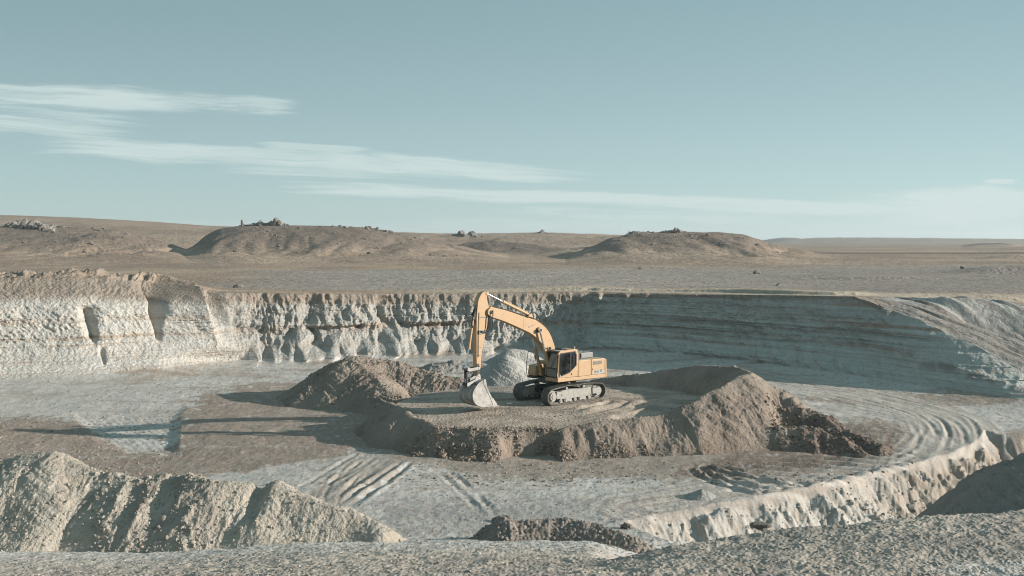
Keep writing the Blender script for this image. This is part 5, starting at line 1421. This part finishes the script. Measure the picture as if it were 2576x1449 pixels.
st_ = MBm(); st_.box(0.0, 0.50, 0.60, 1.08, 1.80, 1.95); st_.prism([(0.02, 1.93), (0.14, 1.93), (0.02, 2.62), (-0.10, 2.60)], 0.62, 1.06); st_.prism([(0.0, 2.60), (-0.08, 2.60), (-0.10, 2.76), (-0.02, 2.76)], 0.72, 0.96); st_.box(0.05, 0.42, 0.66, 1.02, 1.45, 1.80)
st_.build('seat', X_SEAT, cb, 0.03)
cn = MBm(); cn.box(0.25, 0.62, 0.48, 0.60, 1.46, 2.06); cn.box(0.25, 0.62, 1.08, 1.20, 1.46, 2.06); cn.cyl((.55, .54, 2.06), (.58, .54, 2.25), .018); cn.cyl((.55, 1.14, 2.06), (.58, 1.14, 2.25), .018); cn.box(0.95, 1.05, 0.45, 0.60, 1.46, 2.2)
cn.build('control_console', X_GRY, cb, 0.01)
MBm().tube([(1.23, 1.37, 1.75), (1.22, 1.40, 1.80), (1.16, 1.40, 2.72), (1.14, 1.36, 2.78)], 0.014).build('grab_rail', X_BLK, cb)
MBm().cyl((1.20, 1.30, 2.80), (1.27, 1.32, 2.80), 0.05).box(1.15, 1.22, 1.28, 1.36, 2.74, 2.90).build('work_light', X_YEL, cb, 0.005)
MBm().box(0.97, 1.06, 0.36, 0.42, 2.99, 3.05).cyl((0.96, .39, 3.06), (1.08, .39, 3.06), .06).box(1.0, 1.10, .30, .48, 2.97, 3.0).build('work_light', X_DK, cb, 0.005)
MBm().cyl((-0.15, 1.15, 2.98), (-0.15, 1.15, 3.10), 0.05).cyl((-0.15, 1.15, 3.10), (-0.15, 1.15, 3.12), 0.06).build('beacon', X_FRM, cb, smooth=True)
MBm().tube([(-0.05, 1.2, 2.98), (-0.0, 1.2, 3.25), (0.12, 1.2, 3.55)], 0.008).build('antenna', X_BLK, cb)
MBm().tube([(-0.28, 1.1, 2.95), (-0.36, 1.12, 2.8), (-0.40, 1.1, 2.55)], 0.012).build('mirror_bracket', X_BLK, cb)
MBm().box(0.22, 0.26, 1.34, 1.365, 1.56, 1.66).build('door_handle', X_DK, cb, 0.006)
dl = MBm(); dl.box(0.275, 0.285, 1.3402, 1.3425, 1.45, 1.72); dl.box(-0.245, -0.235, 1.3402, 1.3425, 1.45, 1.75); dl.box(-0.285, -0.225, 1.34, 1.352, 1.50, 1.53); dl.box(-0.285, -0.225, 1.34, 1.352, 1.68, 1.71)
dl.build('door_seam', X_INK, cb)
MBm().cyl((1.14, 1.345, 1.55), (1.14, 1.375, 1.55), 0.045).box(1.08, 1.12, 1.34, 1.37, 1.50, 1.64).build('hinge_cover', X_PALE, cb, 0.004)

# ---------- boom
topc = catmull([(5.40, 5.24), (5.36, 5.44), (5.20, 5.56), (4.86, 5.49), (3.96, 5.27), (2.77, 4.89), (2.24, 4.76), (1.83, 4.60), (1.28, 4.26), (0.88, 3.84), (0.64, 3.38), (0.45, 2.9), (0.30, 2.3), (0.16, 1.75)], 3)
botc = catmull([(0.42, 1.62), (0.62, 2.05), (0.86, 2.55), (1.18, 2.98), (1.49, 3.31), (1.9, 3.67), (2.38, 3.97), (2.91, 4.20), (4.22, 4.72), (5.26, 5.04)], 3)
bm_ = MBm(); bm_.prism(topc + botc, -0.25, 0.25)
boom = bm_.build('boom', X_YEL, exc, 0.018)
# rib along the top chord and pin bosses
MBm().cyl((5.22, -0.30, 5.29), (5.22, 0.30, 5.29), 0.235, n_=32).build('boom_tip_boss', X_YEL, boom, 0.01, True)
MBm().cyl((5.22, -0.34, 5.29), (5.22, 0.34, 5.29), 0.10, n_=24).build('pin', X_DK, boom, 0.0, True)
MBm().cyl((0.30, -0.36, 1.72), (0.30, 0.30, 1.72), 0.15, n_=24).build('boom_foot_pin', X_DK, boom, 0.0, True)
MBm().cyl((1.80, -0.50, 4.12), (1.80, 0.50, 4.12), 0.085, n_=24).cyl((1.80, 0.25, 4.12), (1.80, 0.30, 4.12), 0.15, n_=24).cyl((1.80, -0.30, 4.12), (1.80, -0.25, 4.12), 0.15, n_=24).build('cylinder_pin', X_DK, boom, 0.0, True)
lg = MBm()
for sy in (0.10, -0.14): lg.prism([(2.50, 4.78), (2.36, 5.02), (2.22, 5.05), (2.12, 4.96), (1.95, 4.60)], sy, sy + 0.04)
lg.build('cylinder_lug', X_YEL, boom, 0.01)
sm = MBm(); sm.plate([(2.86, 0.2515, 4.88), (2.845, 0.2515, 4.88), (2.895, 0.2515, 4.24), (2.91, 0.2515, 4.24)], 0.002); sm.build('weld_seam', X_INK, boom)
mk2 = MBm()
mk2.plate([(2.42, .2515, 4.35), (2.50, .2515, 4.26), (2.53, .2515, 4.30), (2.47, .2515, 4.40)], .003)
for (a, c_) in ((2.22, 4.37), (2.15, 4.41), (2.27, 4.33), (2.06, 4.43)): mk2.plate([(a, .2515, c_), (a + .055, .2515, c_ - .02), (a + .05, .2515, c_ + .035), (a + .01, .2515, c_ + .045)], .003)
mk2.build('faded_marking', X_INK, boom)
# steel pipes and hoses along the boom back
for off_, rr_ in ((0.10, .022), (0.16, .018), (-0.05, .022), (0.21, .014)):
    pp = [(x + 0.0, off_, z + 0.05) for x, z in catmull([(5.0, 5.54), (4.0, 5.30), (2.9, 4.96), (2.2, 4.78), (1.75, 4.60), (1.22, 4.26), (0.80, 3.80), (0.56, 3.3), (0.42, 2.95)], 5)]
    MBm().tube(pp, rr_).build('hydraulic_pipe', X_YEL if rr_ > .02 else X_DK, boom, smooth=True)
for dy in (0.02, 0.10): MBm().tube([(x, dy, z) for x, z in catmull([(2.25, 5.06), (2.0, 5.12), (1.72, 4.98), (1.5, 4.68), (1.42, 4.48)], 5)], 0.022).build('hydraulic_hose', X_BLK, boom, smooth=True)

def ram(parent, p, q, split, r, rod, name, y, body_first=True, yk=0.0):
    P = Vector((p[0], y, p[1])); Q = Vector((q[0], y, q[1])); S = P.lerp(Q, split)
    b0, b1, r0, r1 = (P, S, S, Q) if body_first else (S, Q, P, S)
    m_ = MBm(); m_.cyl(b0, b1, r, n_=24)
    dv = (b1 - b0).normalized()
    joint = b1 if body_first else b0; sgn = 1 if body_first else -1
    m_.cyl(joint - dv * 0.10 * sgn, joint + dv * 0.03 * sgn, r * 1.28, n_=24)
    eye = b0 if body_first else b1
    m_.cyl(eye - Vector((0, .11, 0)), eye + Vector((0, .11, 0)), r * 1.25, n_=24)
    m_.tube([b0.lerp(b1, .08) + Vector((0, r * .4, r * 1.25)), b0.lerp(b1, .9) + Vector((0, r * .4, r * 1.25))], 0.015)
    body = m_.build(name, X_YEL, parent, smooth=True)
    m_ = MBm(); m_.cyl(r0, r1, rod, n_=20); e2 = r1 if body_first else r0
    m_.cyl(e2 - Vector((0, .10, 0)), e2 + Vector((0, .10, 0)), rod * 1.9, n_=20)
    m_.build('piston_rod', X_CHR, body, smooth=True)
    return body
for y in (0.40, -0.40): ram(exc, (0.98, 1.50), (1.80, 4.12), 0.57, 0.095, 0.055, 'boom_cylinder', y)
ram(exc, (2.20, 4.96), (5.38, 6.31), 0.62, 0.085, 0.047, 'stick_cylinder', 0.0)

# ---------- stick
sk = MBm()
skp = catmull([(5.60, 6.40), (5.80, 6.30), (6.00, 5.98), (6.07, 5.6), (6.13, 5.1), (6.14, 4.4), (6.14, 3.0), (6.13, 2.3), (6.12, 2.02), (6.03, 1.90), (5.93, 1.98), (5.86, 2.30), (5.77, 3.19), (5.58, 3.92), (5.42, 4.5), (5.30, 4.95), (5.08, 5.18), (5.08, 5.42), (5.26, 5.52), (5.36, 5.80), (5.42, 6.10), (5.40, 6.28), (5.48, 6.40)], 3, True)
sk.prism(skp, -0.17, 0.17)
stick = sk.build('stick', X_YEL, exc, 0.014)
MBm().cyl((5.40, -0.20, 6.31), (5.40, 0.20, 6.31), 0.10, n_=20).build('pin', X_YEL, stick, 0, True)
MBm().prism([(5.98, 2.55), (6.13, 2.55), (6.12, 2.02), (6.03, 1.90), (5.93, 1.98), (5.87, 2.25)], -0.182, 0.182).build('stick_end_plate', X_DK, stick, 0.01)
pl = MBm(); pl.plate([(5.30, .1725, 4.98), (5.98, .1725, 5.02), (5.98, .1725, 5.06), (5.34, .1725, 5.02)], .003)
pl.plate([(5.80, .1725, 3.40), (6.05, .1725, 3.37), (6.05, .1725, 3.40), (5.80, .1725, 3.43)], .003); pl.plate([(5.84, .1725, 2.98), (6.06, .1725, 3.02), (6.06, .1725, 2.96)], .003)
pl.build('weld_seam', X_INK, stick)
for k_, (x0_, bow) in enumerate(((5.38, .35), (5.46, .30), (5.30, .42), (5.22, .48), (5.42, .52))):
    yy_ = 0.22 + 0.03 * k_
    MBm().tube([(a, yy_ * (1 if q < 1 or q > 3 else 1.05), c_) for q, (a, c_) in enumerate(catmull([(5.12, 5.38), (x0_ - .10, 5.1), (x0_ - 0.02, 4.62 - bow * .5), (x0_ + .18, 4.36 - bow * .3), (5.92, 4.30)], 5))], 0.018).build('hydraulic_hose', X_BLK, stick, smooth=True)
MBm().box(5.72, 6.02, 0.172, 0.25, 4.14, 4.34).build('hose_clamp', X_GRY, stick, 0.01)
MBm().tube([(5.98, .19, 5.3), (6.02, .20, 4.4), (6.04, .20, 2.9)], 0.014).build('hydraulic_pipe', X_DK, stick, smooth=True)
lgk = MBm()
for sy in (-0.12, 0.08): lgk.prism([(6.10, 5.55), (6.28, 5.12), (6.26, 4.96), (6.10, 4.7)], sy, sy + 0.04)
lgk.build('cylinder_lug', X_DK, stick, 0.008)
MBm().tube(catmull([(6.1, .1, 5.7), (6.30, .13, 5.2), (6.42, .12, 4.75), (6.34, .1, 4.5)], 4), 0.035).build('hydraulic_hose', X_BLK, stick, smooth=True)
ram(exc, (6.24, 5.03), (6.72, 2.36), 0.62, 0.075, 0.042, 'bucket_cylinder', 0.0)

# ---------- linkage and bucket
lk = MBm()
for sy in (-0.235, 0.19): lk.prism([(6.78, 2.42), (6.82, 2.26), (6.66, 2.18), (6.02, 2.22), (5.96, 2.30), (6.02, 2.38), (6.60, 2.34)], sy, sy + 0.045)
lk.cyl((6.72, -0.25, 2.34), (6.72, 0.25, 2.34), 0.075).cyl((6.02, -0.25, 2.30), (6.02, 0.25, 2.30), 0.075)
lk.build('rocker_link', X_BKT, exc, 0.01)
lk = MBm()
for sy in (-0.11, 0.06): lk.prism([(6.64, 2.36), (6.78, 2.36), (6.76, 1.58), (6.82, 1.50), (6.74, 1.42), (6.62, 1.50), (6.66, 1.62)], sy, sy + 0.05)
lk.box(6.67, 6.75, -0.1, 0.1, 1.8, 2.1); lk.cyl((6.72, -0.2, 1.50), (6.72, 0.2, 1.50), 0.075)
lk.build('bucket_link', X_DK, exc, 0.01)
# bucket: curved shell, side plates, lip, teeth
outer = catmull([(5.96, 1.72), (6.16, 1.66), (6.42, 1.50), (6.66, 1.22), (6.74, 0.92), (6.64, 0.60), (6.38, 0.38), (6.02, 0.27), (5.60, 0.245), (5.22, 0.24)], 5)
inner = [(lerp(p[0], 5.9, 0.06), lerp(p[1], 1.0, 0.06)) for p in outer]
sh_ = MBm(); BW = 0.60
n_ = len(outer)
for (A, B) in ((outer, inner),):
    va = [[sh_.bm.verts.new((p[0], y, p[1])) for p in A] for y in (-BW, BW)]; vb = [[sh_.bm.verts.new((p[0], y, p[1])) for p in B] for y in (-BW, BW)]
    for i in range(n_ - 1):
        sh_.bm.faces.new((va[0][i], va[0][i + 1], va[1][i + 1], va[1][i])); sh_.bm.faces.new((vb[0][i], vb[1][i], vb[1][i + 1], vb[0][i + 1]))
        for k_ in (0, 1): sh_.bm.faces.new((va[k_][i], vb[k_][i], vb[k_][i + 1], va[k_][i + 1]))
    for i in (0, n_ - 1): sh_.bm.faces.new((va[0][i], va[1][i], vb[1][i], vb[0][i]))
bucket = sh_.build('bucket', X_BKT, exc, smooth=True)
side_poly = [(p[0], p[1]) for p in outer[:-4]] + [(5.34, 0.25), (5.46, 0.62), (5.66, 1.05), (5.86, 1.42)]
for y in (-BW - 0.012, BW - 0.012): MBm().prism(side_poly, y, y + 0.024).build('side_plate', X_BKT, bucket, 0.003)
for y in (-BW - 0.03, BW + 0.006): MBm().prism([(5.98, 1.76), (5.86, 1.72), (5.80, 1.40), (5.62, 1.02), (5.44, 0.72), (5.34, 0.66), (5.06, 0.30), (5.36, 0.24), (5.42, 0.42), (5.58, 0.76), (5.92, 1.34), (6.04, 1.60)], y, y + 0.024).build('side_cutter', X_BKT, bucket, 0.004)
MBm().prism([(5.42, 0.205), (5.42, 0.262), (5.20, 0.262), (5.10, 0.225)], -BW, BW).build('cutting_lip', X_BKT, bucket, 0.006)
for k_ in range(5):
    yy_ = -0.52 + k_ * 0.26
    MBm().plate([(5.28, yy_ - .055, .19), (5.28, yy_ + .055, .19), (5.28, yy_ + .055, .30), (5.28, yy_ - .055, .30)], -0.001).prism([(5.30, .19), (5.30, .30), (5.12, .27), (4.90, .215), (4.90, .20)], yy_ - .05, yy_ + .05).build('tooth', X_BKT, bucket, 0.008)
er = MBm()
for sy in (-0.23, 0.19): er.prism([(5.90, 1.66), (5.92, 1.92), (6.04, 2.02), (6.16, 1.95), (6.30, 1.72), (6.62, 1.62), (6.80, 1.58), (6.82, 1.44), (6.62, 1.22), (6.30, 1.50)], sy, sy + 0.045)
er.cyl((6.03, -0.26, 1.93), (6.03, 0.26, 1.93), 0.08)
er.build('bucket_ear', X_BKT, bucket, 0.008)
for y in (-0.42, -0.14, 0.14, 0.42):
    wr = MBm()
    for i in range(8, n_ - 8, 1):
        p, q = outer[i], outer[i + 1]; dx, dz = q[0] - p[0], q[1] - p[1]; l_ = math.hypot(dx, dz); nx_, nz_ = -dz / l_ * -1, dx / l_ * -1
        if (p[0] - 5.9) * nx_ + (p[1] - 1.0) * nz_ < 0: nx_, nz_ = -nx_, -nz_
        wr.prism([(p[0], p[1]), (q[0], q[1]), (q[0] + nx_ * .016, q[1] + nz_ * .016), (p[0] + nx_ * .016, p[1] + nz_ * .016)], y - .03, y + .03)
    wr.build('wear_strip', X_BKT, bucket)
MBm().prism([(6.05, 1.64), (6.02, 1.70), (6.46, 1.52), (6.44, 1.46)], -BW + .02, BW - .02).build('bucket_back_plate', X_DK, bucket, 0.01)

# ================================================================== HAZE
mhz = bpy.data.materials.new('haze'); mhz.use_nodes = True
n = NB(mhz.node_tree); n.nt.nodes.clear()
pvh = n.n('ShaderNodeVolumePrincipled'); pvh.inputs['Color'].default_value = (0.82, 0.89, 0.93, 1); pvh.inputs['Density'].default_value = 0.0002; pvh.inputs['Anisotropy'].default_value = 0.2
ohz = n.n('ShaderNodeOutputMaterial'); n.put(ohz.inputs['Volume'], pvh.outputs[0])
bx = MBm(); bx.box(-7400, 7400, -40, 4400, -6, 40); hzo = bx.build('haze', mhz); tag(hzo, kind='stuff')

# ================================================================== DUST
mdu = bpy.data.materials.new('dust_cloud'); mdu.use_nodes = True
n = NB(mdu.node_tree); n.nt.nodes.clear()
tcd = n.n('ShaderNodeTexCoord'); gen = n.n('ShaderNodeSeparateXYZ'); n.put(gen.inputs[0], tcd.outputs['Object'])
rx_ = n.m('POWER', gen.outputs[0], 2.0); ry_ = n.m('POWER', gen.outputs[1], 2.0); rz_ = n.m('POWER', n.m('ADD', gen.outputs[2], 0.5), 2.0)
rad_ = n.m('SQRT', n.m('ADD', n.m('ADD', rx_, ry_), rz_))
fall = n.mapr(rad_, 0.25, 0.95, 1.0, 0.0)
den = n.m('MULTIPLY', n.m('MULTIPLY', fall, n.mapr(n.noise(tcd.outputs['Object'], 2.2, 3, 0.5, 0.4), 0.35, 0.7)), 0.30)
pv = n.n('ShaderNodeVolumePrincipled'); pv.inputs['Color'].default_value = (0.85, 0.82, 0.78, 1); n.put(pv.inputs['Density'], den)
od = n.n('ShaderNodeOutputMaterial'); n.put(od.inputs['Volume'], pv.outputs[0])
bmd = bmesh.new(); bmesh.ops.create_icosphere(bmd, subdivisions=3, radius=1.0)
med = bpy.data.meshes.new('dust'); bmd.to_mesh(med); bmd.free(); med.materials.append(mdu)
dust = bpy.data.objects.new('dust', med); scene.collection.objects.link(dust)
dust.location = (-0.6, 59.5, 1.9); dust.scale = (2.6, 2.2, 1.5)
tag(dust, 'faint pale dust hanging between the bucket and the grey gravel cone', 'dust', kind='stuff')
